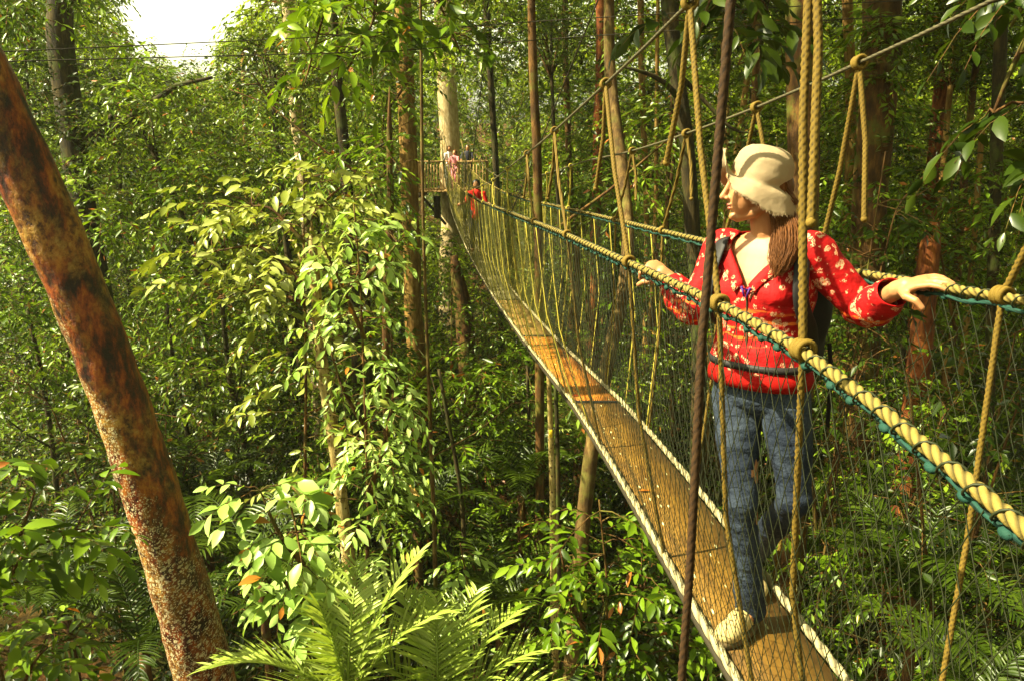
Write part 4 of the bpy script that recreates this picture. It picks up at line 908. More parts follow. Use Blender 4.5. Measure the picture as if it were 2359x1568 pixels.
# ------------------------------------------------------------------ palms
def frond_mb(start, az, elev, L, nl, leafL, mat_rs, droop=1.0, wid=.03, roll=0.0, sag=.34):
    t = np.linspace(0, 1, 22); h = np.array([math.cos(az), math.sin(az), 0])
    ang = elev - droop * t ** 1.6
    seg = np.stack([h[0] * np.cos(ang), h[1] * np.cos(ang), np.sin(ang)], -1) * (L / 21)
    p = np.asarray(start) + np.concatenate([[np.zeros(3)], np.cumsum(seg[:-1], 0)])
    mb = MB().tube(p, np.linspace(.014, .004, 22), 6, m=1)
    tt = np.linspace(.14, .99, nl); k = np.arange(22) / 21
    q = np.stack([np.interp(tt, k, p[:, c]) for c in range(3)], -1); tan = nrm(np.stack([np.interp(tt, k, seg[:, c]) for c in range(3)], -1))
    side0 = np.array([-h[1], h[0], 0]); 
    for s in (-1, 1):
        up = nrm(np.cross(tan, np.tile(side0, (nl, 1)))) * -1; up = np.where(up[:, 2:3] < 0, -up, up)
        sd = nrm(side0 * s * math.cos(roll) + up * (.38 + math.sin(roll) * s))
        ll = leafL * np.sin(np.clip(tt * 2.6 + .55, 0, math.pi * .93)) ** .6 * (.9 + .2 * mat_rs.rand(nl))
        d = nrm(tan * (.45 + .5 * tt[:, None]) + sd + mat_rs.randn(nl, 3) * .09); ll = ll * np.where(mat_rs.rand(nl) < .08, .55, 1.0)
        wv = nrm(np.cross(d, up)); W = wid * (.8 + .4 * mat_rs.rand(nl))[:, None]
        rows = []
        for u, wd in ((0, .35), (.3, 1), (.65, .85), (1, .02)):
            c = q + d * (ll * u)[:, None] - np.array([0, 0, 1]) * (ll * sag * u * u)[:, None]
            n = np.cross(wv, d)
            rows += [c + wv * W * .5 * wd + n * W * .15 * wd, c - n * W * .1 * wd, c - wv * W * .5 * wd + n * W * .15 * wd]
        V = np.stack(rows, 1).reshape(-1, 3); i = np.arange(nl)[:, None] * 12; Q = []
        for r in range(3):
            for c2 in range(2): Q.append(i + [r * 3 + c2, r * 3 + c2 + 1, r * 3 + 4 + c2, r * 3 + 3 + c2])
        mb.add(V, None, np.concatenate(Q))
    return mb
rs = np.random.RandomState(9)
def palm(loc_top, fronds, mat, label, nl=34, leafL=.34, wid=.026, sag=.34, group='palms on the forest floor'):
    top = np.asarray(loc_top); g0 = float(ground_h(top[0], top[1])); base = np.array([top[0], top[1], g0])
    t = empty('palm', base, label, 'palm', group)
    MB().tube(lerp_path([[0, 0, -.1], [.03, .02, (top[2] - g0) * .5], top - base], .3), .05, 10).build('stem', M['bark_brown'], t)
    for az, el, L, dr, roll in fronds:
        frond_mb(top - base, math.radians(az), math.radians(el), L, nl, leafL, rs, dr, wid, roll, sag).build('frond', [M[mat], M[mat]], t)
    return t
# bright palm at the bottom edge: fronds reach up and out
palm(npP(800, 1620, 4.6), [(140, 78, .85, .7, 0.5), (118, 72, .95, .75, .2), (52, 66, 1.1, .85, -.5), (178, 40, .9, 1.0, 0.5), (25, 55, .9, 1.0, -.4), (88, 74, .9, .8, 0), (200, 52, 1.0, 1.1, 0.4), (250, 50, 1.0, 1.2, 0)], 'palm', 'bright feather palm spreading its fronds at the bottom edge', 28, .40, .022, .14)
palm(npP(1010, 1650, 4.8), [(128, 74, .9, .8, .3), (95, 78, .8, .7, 0), (38, 55, .95, .9, -.4), (15, 42, 1.0, .9, -.3), (62, 68, .9, .8, -.2), (350, 40, 1.0, 1.2, 0), (170, 52, 1.0, 1.1, .3), (260, 50, 1.0, 1.2, 0)], 'palm', 'smaller bright palm just right of the big feather palm', 28, .37, .021, .14)
def ring(n, L, el=45, dr=1.3): return [(k * 360 / n + rs.rand() * 30, el + rs.rand() * 22, L * (.8 + .4 * rs.rand()), dr * (.8 + .4 * rs.rand()), rs.randn() * .2) for k in range(n)]
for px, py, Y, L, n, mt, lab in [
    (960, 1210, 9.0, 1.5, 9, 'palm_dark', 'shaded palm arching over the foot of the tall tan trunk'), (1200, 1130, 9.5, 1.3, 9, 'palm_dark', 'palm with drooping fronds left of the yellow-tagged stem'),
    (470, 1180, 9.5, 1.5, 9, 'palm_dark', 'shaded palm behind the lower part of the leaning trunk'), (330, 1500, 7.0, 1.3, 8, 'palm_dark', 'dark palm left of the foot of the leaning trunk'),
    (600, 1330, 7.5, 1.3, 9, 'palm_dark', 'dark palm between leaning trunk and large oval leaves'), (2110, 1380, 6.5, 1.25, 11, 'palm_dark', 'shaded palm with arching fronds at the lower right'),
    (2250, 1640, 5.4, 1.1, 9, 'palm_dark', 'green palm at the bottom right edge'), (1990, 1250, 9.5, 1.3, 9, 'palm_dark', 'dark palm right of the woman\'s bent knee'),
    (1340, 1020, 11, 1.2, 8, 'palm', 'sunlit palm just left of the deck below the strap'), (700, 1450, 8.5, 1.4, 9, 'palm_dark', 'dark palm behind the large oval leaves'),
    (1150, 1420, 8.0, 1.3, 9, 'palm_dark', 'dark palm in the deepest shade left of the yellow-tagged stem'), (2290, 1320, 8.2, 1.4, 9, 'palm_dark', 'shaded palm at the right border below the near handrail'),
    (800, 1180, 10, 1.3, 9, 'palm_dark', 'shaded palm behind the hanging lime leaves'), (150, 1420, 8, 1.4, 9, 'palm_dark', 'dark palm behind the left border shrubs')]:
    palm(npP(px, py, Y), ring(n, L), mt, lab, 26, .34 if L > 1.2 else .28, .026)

# ------------------------------------------------------------------ far platform, its tree and people
YP = 28.0
pf = P(1035, 440, YP); plat = empty('tree_platform', (pf.x, YP, pf.z), 'small timber platform with slatted railing at the far end of the walkway', 'platform')
def lpart(mb, name, mat, par): return mb.build(name, M[mat], par)
mb = MB()
for k in range(16): mb.box((-1.0 + k * .145, .3, 0), (.135, 2.0, .05), bev=.15)
lpart(mb, 'floor', 'wood', plat)
for (x0, y0_, x1, y1) in ((-1.05, -.65, -.15, -.65), (-1.05, -.65, -1.05, 1.3), (.35, -.65, 1.3, -.65), (1.3, -.65, 1.3, 1.3)):
    mb = MB(); n = max(5, int(math.hypot(x1 - x0, y1 - y0_) / .1))
    for k in range(n + 1):
        f = k / n; mb.box((x0 + (x1 - x0) * f, y0_ + (y1 - y0_) * f, .5), (.035, .035, .92), bev=.15)
    ln = math.hypot(x1 - x0, y1 - y0_); cx, cy = (x0 + x1) / 2, (y0_ + y1) / 2
    sz = (ln + .06, .06, .06) if abs(x1 - x0) > .01 else (.06, ln + .06, .06)
    mb.box((cx, cy, .99), sz, bev=.15); mb.box((cx, cy, .09), sz, bev=.15)
    lpart(mb, 'railing', 'wood', plat)
for x in (-.95, 0.0, 1.2): lpart(MB().box((x, .3, -.12), (.10, 2.0, .16), bev=.1), 'joist', 'wood_dark', plat)
for x in (-.9, 1.15): lpart(MB().tube([[x, -.5, -.16], [x * .6, .2, -.7], [x * .25, .8, -1.2]], .05, 8), 'brace', 'wood_dark', plat)
lpart(MB().box((-.42, -.1, -.55), (.22, .3, .75), bev=.1), 'support_post', 'wood_dark', plat)
TREES['group'] = 'tall trees standing around the rope bridge'
tree([(1020, -60), (1026, 150), (1034, 330), (1036, 440), (1040, 600)], 29.3, [40, 42, 44, 46, 48], 'bark_pale', 'pale sunlit trunk carrying the far timber platform', 50, top=7, branches=2)

def person_small(name, label, loc, face, h, shirt, trousers, hair, pose='stand', skin='skin', hs=.0):
    """loc = feet; face = heading angle; h = height"""
    s = h / 1.65; f = np.array([math.cos(face), math.sin(face), 0]); l = np.array([-f[1], f[0], 0]); u = np.array([0, 0, 1.0])
    W = lambda a, b, c: (f * a + l * b + u * c) * s
    t = empty('person', loc, label, 'person')
    mb = MB()
    mb.limb([W(0, 0, .92), W(0, 0, 1.15), W(0, 0, 1.34)], [.12 * s, .105 * s, .10 * s]); mb.limb([W(0, 0, 1.34), W(0, 0, 1.48)], [.05 * s, .048 * s])
    mb.ball(W(.01, 0, 1.555), (.075 * s, .085 * s, .11 * s)); mb.ball(W(.085, 0, 1.54), .016 * s); mb.ball(W(.05, 0, 1.475), .035 * s)
    hands = []
    for sd in (-1, 1):
        sh = W(0, sd * .17, 1.36); 
        el = W(.10, sd * .24, 1.12); ha = W(.30, sd * .20, 1.10)
        if pose == 'hold': el = W(.02, sd * .27, 1.14); ha = W(.12, sd * .36, 1.12)
        mb.limb([W(0, sd * .1, 1.36), sh], [.07 * s, .055 * s]); mb.limb([sh, el, ha], [.048 * s, .038 * s, .027 * s]); hands.append(ha)
        d = nrm(ha - el)
        for q in range(4): mb.limb([ha + d * .03 * s + u * (q - 1.5) * .017 * s, ha + d * .09 * s + u * ((q - 1.5) * .018 - .01) * s], [.01 * s, .007 * s], 6)
        mb.limb([ha + d * .01 * s, ha + d * .045 * s + f * .03 * s - l * sd * .02 * s], [.011 * s, .008 * s], 6); mb.ball(ha + d * .03 * s, (.03 * s, .03 * s, .036 * s))
        kn = W(.03, sd * .09, .48); an = W(0, sd * .09, .07)
        mb.limb([W(0, sd * .085, .90), kn, an], [.085 * s, .058 * s, .036 * s]); mb.limb([an, W(.12, sd * .10, .03)], [.036 * s, .03 * s])
    V, Pq = remeshed(mb, .011 * s, 2); mesh_np('body', V, Pq, M[skin], t)
    tb = MB().limb([W(0, 0, .86), W(0, 0, 1.05), W(0, 0, 1.22), W(0, 0, 1.37)], [.145 * s, .125 * s, .135 * s, .12 * s])
    for sd, ha in zip((-1, 1), hands):
        sh = W(0, sd * .17, 1.36); e2 = sh + (W(.10 if pose != 'hold' else .02, sd * .25, 1.12) - sh) * .75
        tb.limb([W(0, sd * .08, 1.36), sh, e2], [.08 * s, .066 * s, .055 * s])
    V, Pq = remeshed(tb, .014 * s, 2); mesh_np('shirt', V, Pq, M[shirt], t)
    jb = MB().limb([W(0, -.07, .90), W(0, .07, .90)], [.125 * s, .125 * s])
    for sd in (-1, 1): jb.limb([W(0, sd * .085, .88), W(.03, sd * .09, .48), W(0, sd * .09, .12)], [.10 * s, .073 * s, .055 * s])
    V, Pq = remeshed(jb, .014 * s, 2); mesh_np('trousers', V, Pq, M[trousers], t)
    hb = MB().ball(W(-.028, 0, 1.575), (.098 * s, .104 * s, .118 * s), seg=20, ring=14)
    V = hb.V[0]; keep = (V @ f) / s > 0.055
    V[keep & ((V @ u) / s < 1.60)] -= f * .05 * s
    if hs: hb.limb([W(-.08, 0, 1.6), W(-.10, 0, 1.4)], [.06 * s, .04 * s])
    hb.build('hair', M[hair], t)
    return t
yr = 16.0
fp = (deckL(yr) + deckR(yr)) / 2
person_small('person', 'black-haired person in a red vest walking on the far part of the walkway', fp + [0, 0, .005], math.radians(-95), 1.40, 'cloth_red', 'cloth_dark', 'hair_black', 'hold')
person_small('person', 'person in a white top leaning at the far platform railing', (P(1036, 440, YP - .2).x, YP - .2, pf.z + .026), math.radians(-60), 1.45, 'cloth_white', 'cloth_white', 'hair')
person_small('person', 'child in a pink top beside the person in white', (P(1046, 440, YP - .55).x + .03, YP - .42, pf.z + .026), math.radians(-120), 1.32, 'cloth_pink', 'cloth_pink', 'hair')
person_small('person', 'dark-haired person at the back of the far platform, mostly hidden', (P(1078, 440, YP + .5).x, YP + .5, pf.z + .026), math.radians(-90), 1.5, 'cloth_dark', 'cloth_dark', 'hair_black')

# ------------------------------------------------------------------ the woman
up = np.array([0, 0, 1.0])
Q = lambda *a: npP(*a)
headc = Q(1742, 430, 2.64); neck = Q(1768, 548, 2.655)
SR, SLs = Q(1668, 568, 2.75), Q(1872, 578, 2.54)
ER, EL = Q(1598, 716, 2.69), Q(1990, 716, 2.49)
WR, WL = Q(1541, 641, 2.84), Q(2066, 668, 2.28)
HR, HL = Q(1697, 905, 2.67), Q(1806, 905, 2.56)
KR, KL = Q(1708, 1160, 2.49), Q(1832, 1150, 2.46)
AR, AL = Q(1731, 1392, 2.53), Q(1728, 1278, 2.86)
Lt = nrm((SLs - SR) * [1, 1, 0]); Fw = np.array([-Lt[1] * -1, 0, 0])
Fw = nrm(np.cross(Lt, up)); 
if Fw[1] > 0: Fw = -Fw
pelvis = Q(1752, 905, 2.62)
woman = empty('person', (AR[0], AR[1], float(crv(DZ, 2.53)) + .0), 'woman in cream bucket hat, red floral blouse and jeans walking on the rope bridge', 'person')
WO = Matrix.Translation(-woman.location)
def wpart(o): o.parent = woman; o.matrix_parent_inverse = WO; return o

ST = [  # y pixel of the station, x pixel, depth, half width, half thickness
    (905, 1750, 2.62, .156, .118), (866, 1750, 2.62, .154, .116), (808, 1752, 2.62, .142, .104), (757, 1753, 2.625, .138, .102), (706, 1757, 2.63, .148, .114),
    (655, 1761, 2.64, .162, .126), (610, 1765, 2.65, .170, .110), (575, 1768, 2.655, .165, .092), (552, 1768, 2.66, .125, .078), (538, 1768, 2.66, .078, .062)]
SC = np.array([Q(x, y, d) for y, x, d, a, b in ST]); SA = np.array([s[3] for s in ST]); SB = np.array([s[4] for s in ST])
def torso_pt(t, th, off=0.0):
    """t 0..1 hem to neck, th angle from the front towards image right"""
    k = np.asarray(t) * (len(ST) - 1); i = np.arange(len(ST))
    c = np.stack([np.interp(k, i, SC[:, q]) for q in range(3)], -1)
    # smooth radii
    a = sum(wt * np.interp(k + d, i, SA) for d, wt in ((-.4, .25), (0, .5), (.4, .25))) + off; b = sum(wt * np.interp(k + d, i, SB) for d, wt in ((-.4, .25), (0, .5), (.4, .25))) + off
    bust = np.exp(-((k - 4.7) / .75) ** 2) * (np.exp(-((th - .62) / .38) ** 2) + np.exp(-((th + .62) / .38) ** 2)) * .026
    s, co = np.sin(th), np.cos(th)
    ex = .86
    s = np.sign(s) * np.abs(s) ** ex; co2 = np.sign(co) * np.abs(co) ** ex
    return c + Lt * (a * s)[..., None] + Fw * (b * co2 + bust)[..., None]

# --- body: one continuous skin
hf = nrm(np.array([-0.93, 0.05, -0.10])); hu = nrm(np.array([-0.10, -0.02, 1.0])); hu = nrm(hu - hf * (hu @ hf)); hl = np.cross(hf, hu)   # head: forward, up, side (towards viewer?)
HA = np.array([hf, hl, hu])
H = lambda f, l, u_: headc + hf * f + hl * l + hu * u_
mb = MB()
tt, th = np.meshgrid(np.linspace(0, 1, 26), np.linspace(0, 2 * math.pi, 40, endpoint=False), indexing='ij')
V = torso_pt(tt.ravel(), th.ravel(), -.016); i, j = np.meshgrid(np.arange(25), np.arange(40), indexing='ij')
Qd = np.stack([i * 40 + j, i * 40 + (j + 1) % 40, (i + 1) * 40 + (j + 1) % 40, (i + 1) * 40 + j], -1).reshape(-1, 4)
V = np.concatenate([V, torso_pt(np.array([0.]), np.array([0.]), -.4)[:1] * 0 + SC[0], [SC[-1]]]); jj = np.arange(40)
mb.add(V, np.concatenate([np.stack([(jj + 1) % 40, jj, np.full(40, 1040)], 1), np.stack([1000 + jj, 1000 + (jj + 1) % 40, np.full(40, 1041)], 1)]), Qd)
mb.limb([neck + [0, 0, -.05], neck + [0, 0, .01], H(-.025, 0, -.075), H(-.02, 0, -.02)], [.062, .053, .050, .055], 18)
# collar bones
for e in (SR, SLs): mb.limb([neck + Fw * .055 + [0, 0, -.045], (neck + e) / 2 + Fw * .055 + [0, 0, -.03], e + Fw * .02 + [0, 0, .0]], [.013, .012, .012], 8)
mb.ball(H(-.020, 0, .028), (.092, .074, .085), HA, 24, 16)             # skull
mb.ball(H(.040, 0, -.030), (.050, .056, .068), HA, 20, 14)             # face
mb.limb([H(-.035, .045, -.045), H(.02, .035, -.078), H(.062, 0, -.092)], [.020, .020, .018], 12); mb.limb([H(-.035, -.045, -.045), H(.02, -.035, -.078), H(.062, 0, -.092)], [.020, .020, .018], 12)
mb.ball(H(.076, 0, -.088), (.016, .017, .014), HA, 12, 8)              # chin
mb.ball(H(.072, 0, .042), (.022, .045, .020), HA, 14, 8)                # brow
mb.limb([H(.083, 0, .020), H(.098, 0, -.005), H(.109, 0, -.021)], [.009, .0095, .0105], 10); mb.ball(H(.096, .010, -.027), (.009, .008, .007), HA, 10, 6); mb.ball(H(.096, -.010, -.027), (.009, .008, .007), HA, 10, 6)
mb.ball(H(.082, 0, -.047), (.013, .022, .0075), HA, 12, 8); mb.ball(H(.080, 0, -.060), (.012, .019, .0075), HA, 12, 8)   # lips
for sd in (-1, 1): mb.ball(H(.055, sd * .032, -.015), (.026, .022, .022), HA, 12, 8); mb.ball(H(-.012, sd * .077, -.008), (.018, .007, .030), HA, 12, 8)
# arms
mb.limb([SR, ER, WR], [.052, .038, .027], 16); mb.limb([SLs, EL, WL], [.052, .038, .027], 16)
def hand(mb, Wp, d, n, side, curl, spread=.0, sc=1.0, thumb_dir=None, tcurl=.4):
    """Wp wrist, d pointing along the hand, n back-of-hand normal; fingers curl away from n"""
    d = nrm(d); n = nrm(n - d * (n @ d)); s = np.cross(d, n) * side      # s towards the thumb
    palm = Wp + d * .045 * sc
    mb.limb([Wp, Wp + d * .03 * sc], [.027 * sc, .028 * sc], 12)
    mb.ball(palm + d * .008 * sc, np.array([.046, .040, .0165]) * sc, np.array([d, s, n]), 18, 12)
    for q, (off, ln) in enumerate(((.029, .074), (.010, .084), (-.010, .078), (-.028, .060))):
        b = Wp + d * (.080 - .004 * abs(q - 1)) * sc + s * off * sc; a = 0.0; pts = [b - d * .02 * sc, b]; dd = d
        for seg, fr in enumerate((.45, .32, .23)):
            a += curl[seg] * (1 + .06 * (q - 1.5))
            dd = nrm(d * math.cos(a) - n * math.sin(a) + s * (1.5 - q) * spread)
            pts.append(pts[-1] + dd * ln * fr * sc)
        mb.limb(pts, [.0095 * sc, .0098 * sc, .0088 * sc, .0082 * sc, .0070 * sc], 10)
    tb = Wp + d * .022 * sc + s * .026 * sc; td = nrm(d * .65 + s * .75 - n * .35) if thumb_dir is None else nrm(thumb_dir)
    t2 = nrm(td + d * .55 - n * tcurl - s * .25)
    mb.limb([tb - s * .012 * sc, tb + td * .034 * sc, tb + td * .034 * sc + t2 * .030 * sc, tb + td * .034 * sc + nrm(t2 - n * tcurl) * .052 * sc], [.0155 * sc, .0125 * sc, .0105 * sc, .0085 * sc], 10)
rR = railL(2.88); dR = nrm((rR + [0, 0, .030]) - WR); hand(mb, WR, dR, nrm(up * .85 + np.array([-.2, -.5, 0])), -1, (1.0, 1.1, .8), .04)
rL = railR(2.20); dL = nrm((rL + [0, -.02, .034]) - WL); hand(mb, WL, dL, nrm(up * .9 + np.array([-.15, -.3, 0])), 1, (.22, .35, .35), .05, 1.02, tcurl=.5)
# legs under the jeans
for hp_, kn, an in ((HR, KR, AR), (HL, KL, AL)): mb.limb([hp_, kn, an], [.080, .052, .036], 16)
mb.limb([AR, AR + [-.05, -.05, -.05]], [.034, .03], 12); mb.limb([AL, AL + [-.03, -.07, -.06]], [.034, .03], 12)
V, Pq = remeshed(mb, .0034, 3)
wpart(mesh_np('body', V, Pq, M['skin']))
mb = MB().ball(H(.0885, 0, -.048), (.0085, .016, .0052), HA, 12, 8).ball(H(.086, 0, -.0595), (.0085, .014, .0058), HA, 12, 8); wpart(mb.build('lips', M['lips']))
for sd in (-1, 1): wpart(MB().ball(H(.074, sd * .030, .010), (.011, .014, .010), HA, 12, 8).build('eye', M['eye']))

# --- blouse
def blouse():
    nt_, na = 60, 96
    th = np.linspace(-math.pi, math.pi, na, endpoint=False)
    vt = 5.0 / 9; hi = .985
    x = np.clip((np.abs(th) - .03) / np.where(th > 0, 1.12, .98), 0, 1); top = vt + (hi - vt) * (x ** .80)
    tg, thg = np.meshgrid(np.linspace(0, 1, nt_), th, indexing='ij'); t = .10 + (top[None, :] - .10) * tg
    V = torso_pt(t.ravel(), thg.ravel(), .007)
    bl_ = np.exp(-((t.ravel() - .20) / .08) ** 2) * .012; ctr = torso_pt(t.ravel(), thg.ravel(), -.05)
    V = V + nrm(V - ctr) * (bl_ + wob(V * [1, 1, 1.6], 26, .0065, 4) * (t.ravel() < .95))[:, None]
    i, j = np.meshgrid(np.arange(nt_ - 1), np.arange(na), indexing='ij')
    Qd = np.stack([i * na + j, i * na + (j + 1) % na, (i + 1) * na + (j + 1) % na, (i + 1) * na + j], -1).reshape(-1, 4)
    mb = MB().add(V, None, Qd)
    for sh, el, wr_, f in ((SR, ER, WR, .86), (SLs, EL, WL, .88)):
        inn = sh + nrm(neck - sh) * .045 + [0, 0, -.02]
        cuff = el + (wr_ - el) * f; ax = nrm(wr_ - el)
        pts = np.array([inn, sh, sh * .5 + el * .5 + [0, 0, -.004], el, el * .5 + cuff * .5 + [0, 0, -.012], cuff])
        L = np.concatenate([[0], np.cumsum(np.linalg.norm(np.diff(pts, axis=0), axis=1))]); tq = np.linspace(0, L[-1], 46)
        pp = np.stack([np.interp(tq, L, pts[:, c]) for c in range(3)], -1)
        for _ in range(5): pp[1:-1] = (pp[:-2] + 2 * pp[1:-1] + pp[2:]) / 4
        rr = np.interp(tq, L, [.060, .068, .058, .056, .058, .044]); s0 = mb.n
        mb.tube(pp, rr, 26, cap=False)
        Vv = mb.V[-1]; cc = np.repeat(pp, 26, 0); dv = Vv - cc
        fold = wob(Vv, 34, .085, 8) + .06 * np.sin(np.repeat(tq, 26) * 95 + Vv[:, 0] * 30) * (np.repeat(tq, 26) > L[3] * .8)
        mb.V[-1] = cc + dv * (1 + fold)[:, None]
    return mb
o = wpart(blouse().build('blouse', M['blouse'])); md = o.modifiers.new('s', 'SOLIDIFY'); md.thickness = .003; md.offset = 1
# hem band, dark waist stripe, zip, bow
def ring_band(t0, t1, off, n=96, m='blouse_red', name='hem_band'):
    th = np.linspace(-math.pi, math.pi, n, endpoint=False); rows = [torso_pt(np.full(n, t), th, off + o_) for t, o_ in ((t0, -.006), (t0, 0), ((t0 + t1) / 2, .003), (t1, 0), (t1, -.006))]
    V = np.concatenate(rows); V = V + wob(V, 22, .002, 9)[:, None] * Lt
    i, j = np.meshgrid(np.arange(4), np.arange(n), indexing='ij')
    return wpart(MB().add(V, None, np.stack([i * n + j, i * n + (j + 1) % n, (i + 1) * n + (j + 1) % n, (i + 1) * n + j], -1).reshape(-1, 4)).build(name, M[m]))
ring_band(.085, .165, .022); ring_band(.172, .200, .026, m='pack', name='waist_stripe')
zp = torso_pt(np.linspace(.20, 5.0 / 9, 30), np.full(30, .03), .012); wpart(MB().tube(zp, .0035, 6).build('zip', M['wood_dark']))
zt = zp[-1]; mb = MB()
for s, u_ in ((-1, .006), (1, .004)): mb.limb([zt + Fw * .008, zt + Fw * .012 + Lt * s * .014 + up * u_, zt + Fw * .012 + Lt * s * .004 + up * -.022], [.004, .0055, .003], 8)
wpart(mb.build('bow', M['bow']))
# collar: two folded lapels following the neckline
for s, w_ in ((-1, .98), (1, 1.12)):
    x = np.linspace(0.02, 1, 26); th = s * (.03 + x * w_); tp = 5.0 / 9 + (.985 - 5.0 / 9) * (x ** .80)
    e0 = torso_pt(tp, th, .014); e1 = torso_pt(np.clip(tp - .035 - .03 * x, 0, 1), th + s * (.10 + .10 * x), .021); e2 = torso_pt(np.clip(tp + .004, 0, 1), th - s * .02, .009)
    V = np.concatenate([e2, e0, e1]); i, j = np.meshgrid(np.arange(2), np.arange(25), indexing='ij')
    o = wpart(MB().add(V, None, np.stack([i * 26 + j, i * 26 + j + 1, i * 26 + 27 + j, i * 26 + 26 + j], -1).reshape(-1, 4)).build('lapel', M['blouse'])); md = o.modifiers.new('s', 'SOLIDIFY'); md.thickness = .003
# necklace
th = np.linspace(-1.25, 1.25, 40); nk = neck + Fw * .0
pts = np.stack([neck + Lt * .062 * math.sin(a) + Fw * (.060 * math.cos(a) + .012) + up * (-.012 - .040 * math.cos(a)) for a in th])
wpart(MB().tube(pts, .0022, 6).build('necklace', M['necklace']))

# --- jeans
mb = MB()
mb.ball(pelvis + [0, 0, .01], (.156, .114, .09), np.array([Lt, Fw, up]), 24, 14); mb.ball(pelvis + up * .075, (.148, .108, .08), np.array([Lt, Fw, up]), 24, 12)
mb.limb([HR + [0, 0, .0], HR * .55 + KR * .45, KR, KR * .5 + AR * .5, AR + [0, 0, -.015]], [.084, .073, .053, .047, .055], 20)
mb.limb([HL + [0, 0, .0], HL * .55 + KL * .45, KL, KL * .5 + AL * .5, AL + [0, 0, -.01]], [.085, .075, .057, .048, .050], 20)
V, Pq = remeshed(mb, .0052, 4)
C0 = np.zeros_like(V); seg = [(HR, KR), (KR, AR), (HL, KL), (KL, AL)]
best = np.full(len(V), 9.0)
for a, b in seg:
    t = np.clip(((V - a) @ (b - a)) / ((b - a) @ (b - a)), 0, 1); c = a + t[:, None] * (b - a); dd = np.linalg.norm(V - c, axis=1); m = dd < best; C0[m] = c[m]; best[m] = dd[m]
wr_amp = np.exp(-((V[:, 2] - KR[2]) / .16) ** 2) * .6 + np.exp(-((V[:, 2] - AR[2] - .06) / .12) ** 2) * .8 + .35
V = V + nrm(V - C0) * (wob(V * [.8, .8, 1.7], 24, .0048, 31) * wr_amp + wob(V, 14, .004, 3))[:, None]
wpart(mesh_np('jeans', V, Pq, M['denim']))
# --- shoes
def shoe(ank, toe, heel_off, z):
    d = nrm((toe - ank) * [1, 1, 0]); s = np.array([-d[1], d[0], 0]); A = np.array([d, s, up]); c = np.array([ank[0], ank[1], z])
    m = MB(); m.ball(c + d * .005 + up * .058, (.055, .038, .055), A, 16, 10); m.ball(c + d * .06 + up * .048, (.075, .041, .042), A, 18, 12); m.ball(c + d * .125 + up * .038, (.062, .045, .034), A, 18, 12); m.ball(c - d * .02 + up * .045, (.045, .036, .044), A, 16, 10)
    V, Pq = remeshed(m, .005, 3); V[:, 2] = np.maximum(V[:, 2], z + .012)
    wpart(mesh_np('shoe', V, Pq, M['shoe']))
    sm = MB(); tq = np.linspace(0, 2 * math.pi, 32, endpoint=False); rows = []
    for zz, k in ((0, .97), (.008, 1.02), (.020, 1.02), (.026, .96)):
        rows.append(np.stack([c + d * (.062 + .128 * k * math.cos(a)) + s * .046 * k * math.sin(a) * (1 + .12 * math.cos(a)) + up * zz for a in tq]))
    V = np.concatenate(rows + [[c + d * .06], [c + d * .06 + up * .026]]); i, j = np.meshgrid(np.arange(3), np.arange(32), indexing='ij')
    Qd = np.stack([i * 32 + j, i * 32 + (j + 1) % 32, (i + 1) * 32 + (j + 1) % 32, (i + 1) * 32 + j], -1).reshape(-1, 4); jj = np.arange(32)
    sm.add(V, np.concatenate([np.stack([(jj + 1) % 32, jj, np.full(32, 128)], 1), np.stack([96 + jj, 96 + (jj + 1) % 32, np.full(32, 129)], 1)]), Qd); wpart(sm.build('sole', M['sole'], smooth=True))
    lm = MB()
    for q in range(4):
        f = .035 + q * .024; hgt = .102 - q * .009
        lm.tube([c + d * f + s * .022 + up * (hgt - .012), c + d * (f + .008) + up * (hgt + .003), c + d * (f + .002) - s * .022 + up * (hgt - .012)], .003, 6)
    lm.tube([c + d * .115 + s * .044 + up * .03, c + d * .105 + s * .03 + up * .066, c + d * .10 + up * .076, c + d * .105 - s * .03 + up * .066, c + d * .115 - s * .044 + up * .03], .003, 6)
    a = np.linspace(0, 2 * math.pi, 25); lm.tube(c + np.outer(np.cos(a) * .044 - .004, d) + np.outer(np.sin(a) * .036, s) + np.outer(.100 - .012 * np.cos(a), up), .006, 6, cap=False)
    wpart(lm.build('laces', M['sole']))
zd = float(crv(DZ, 2.5))
shoe(AR + [-.01, 0, 0], Q(1672, 1428, 2.42), 0, zd + .002)
shoe(AL + [.0, -.0, 0], AL + [-.02, -.25, 0], 0, float(crv(DZ, 2.75)) + .004)
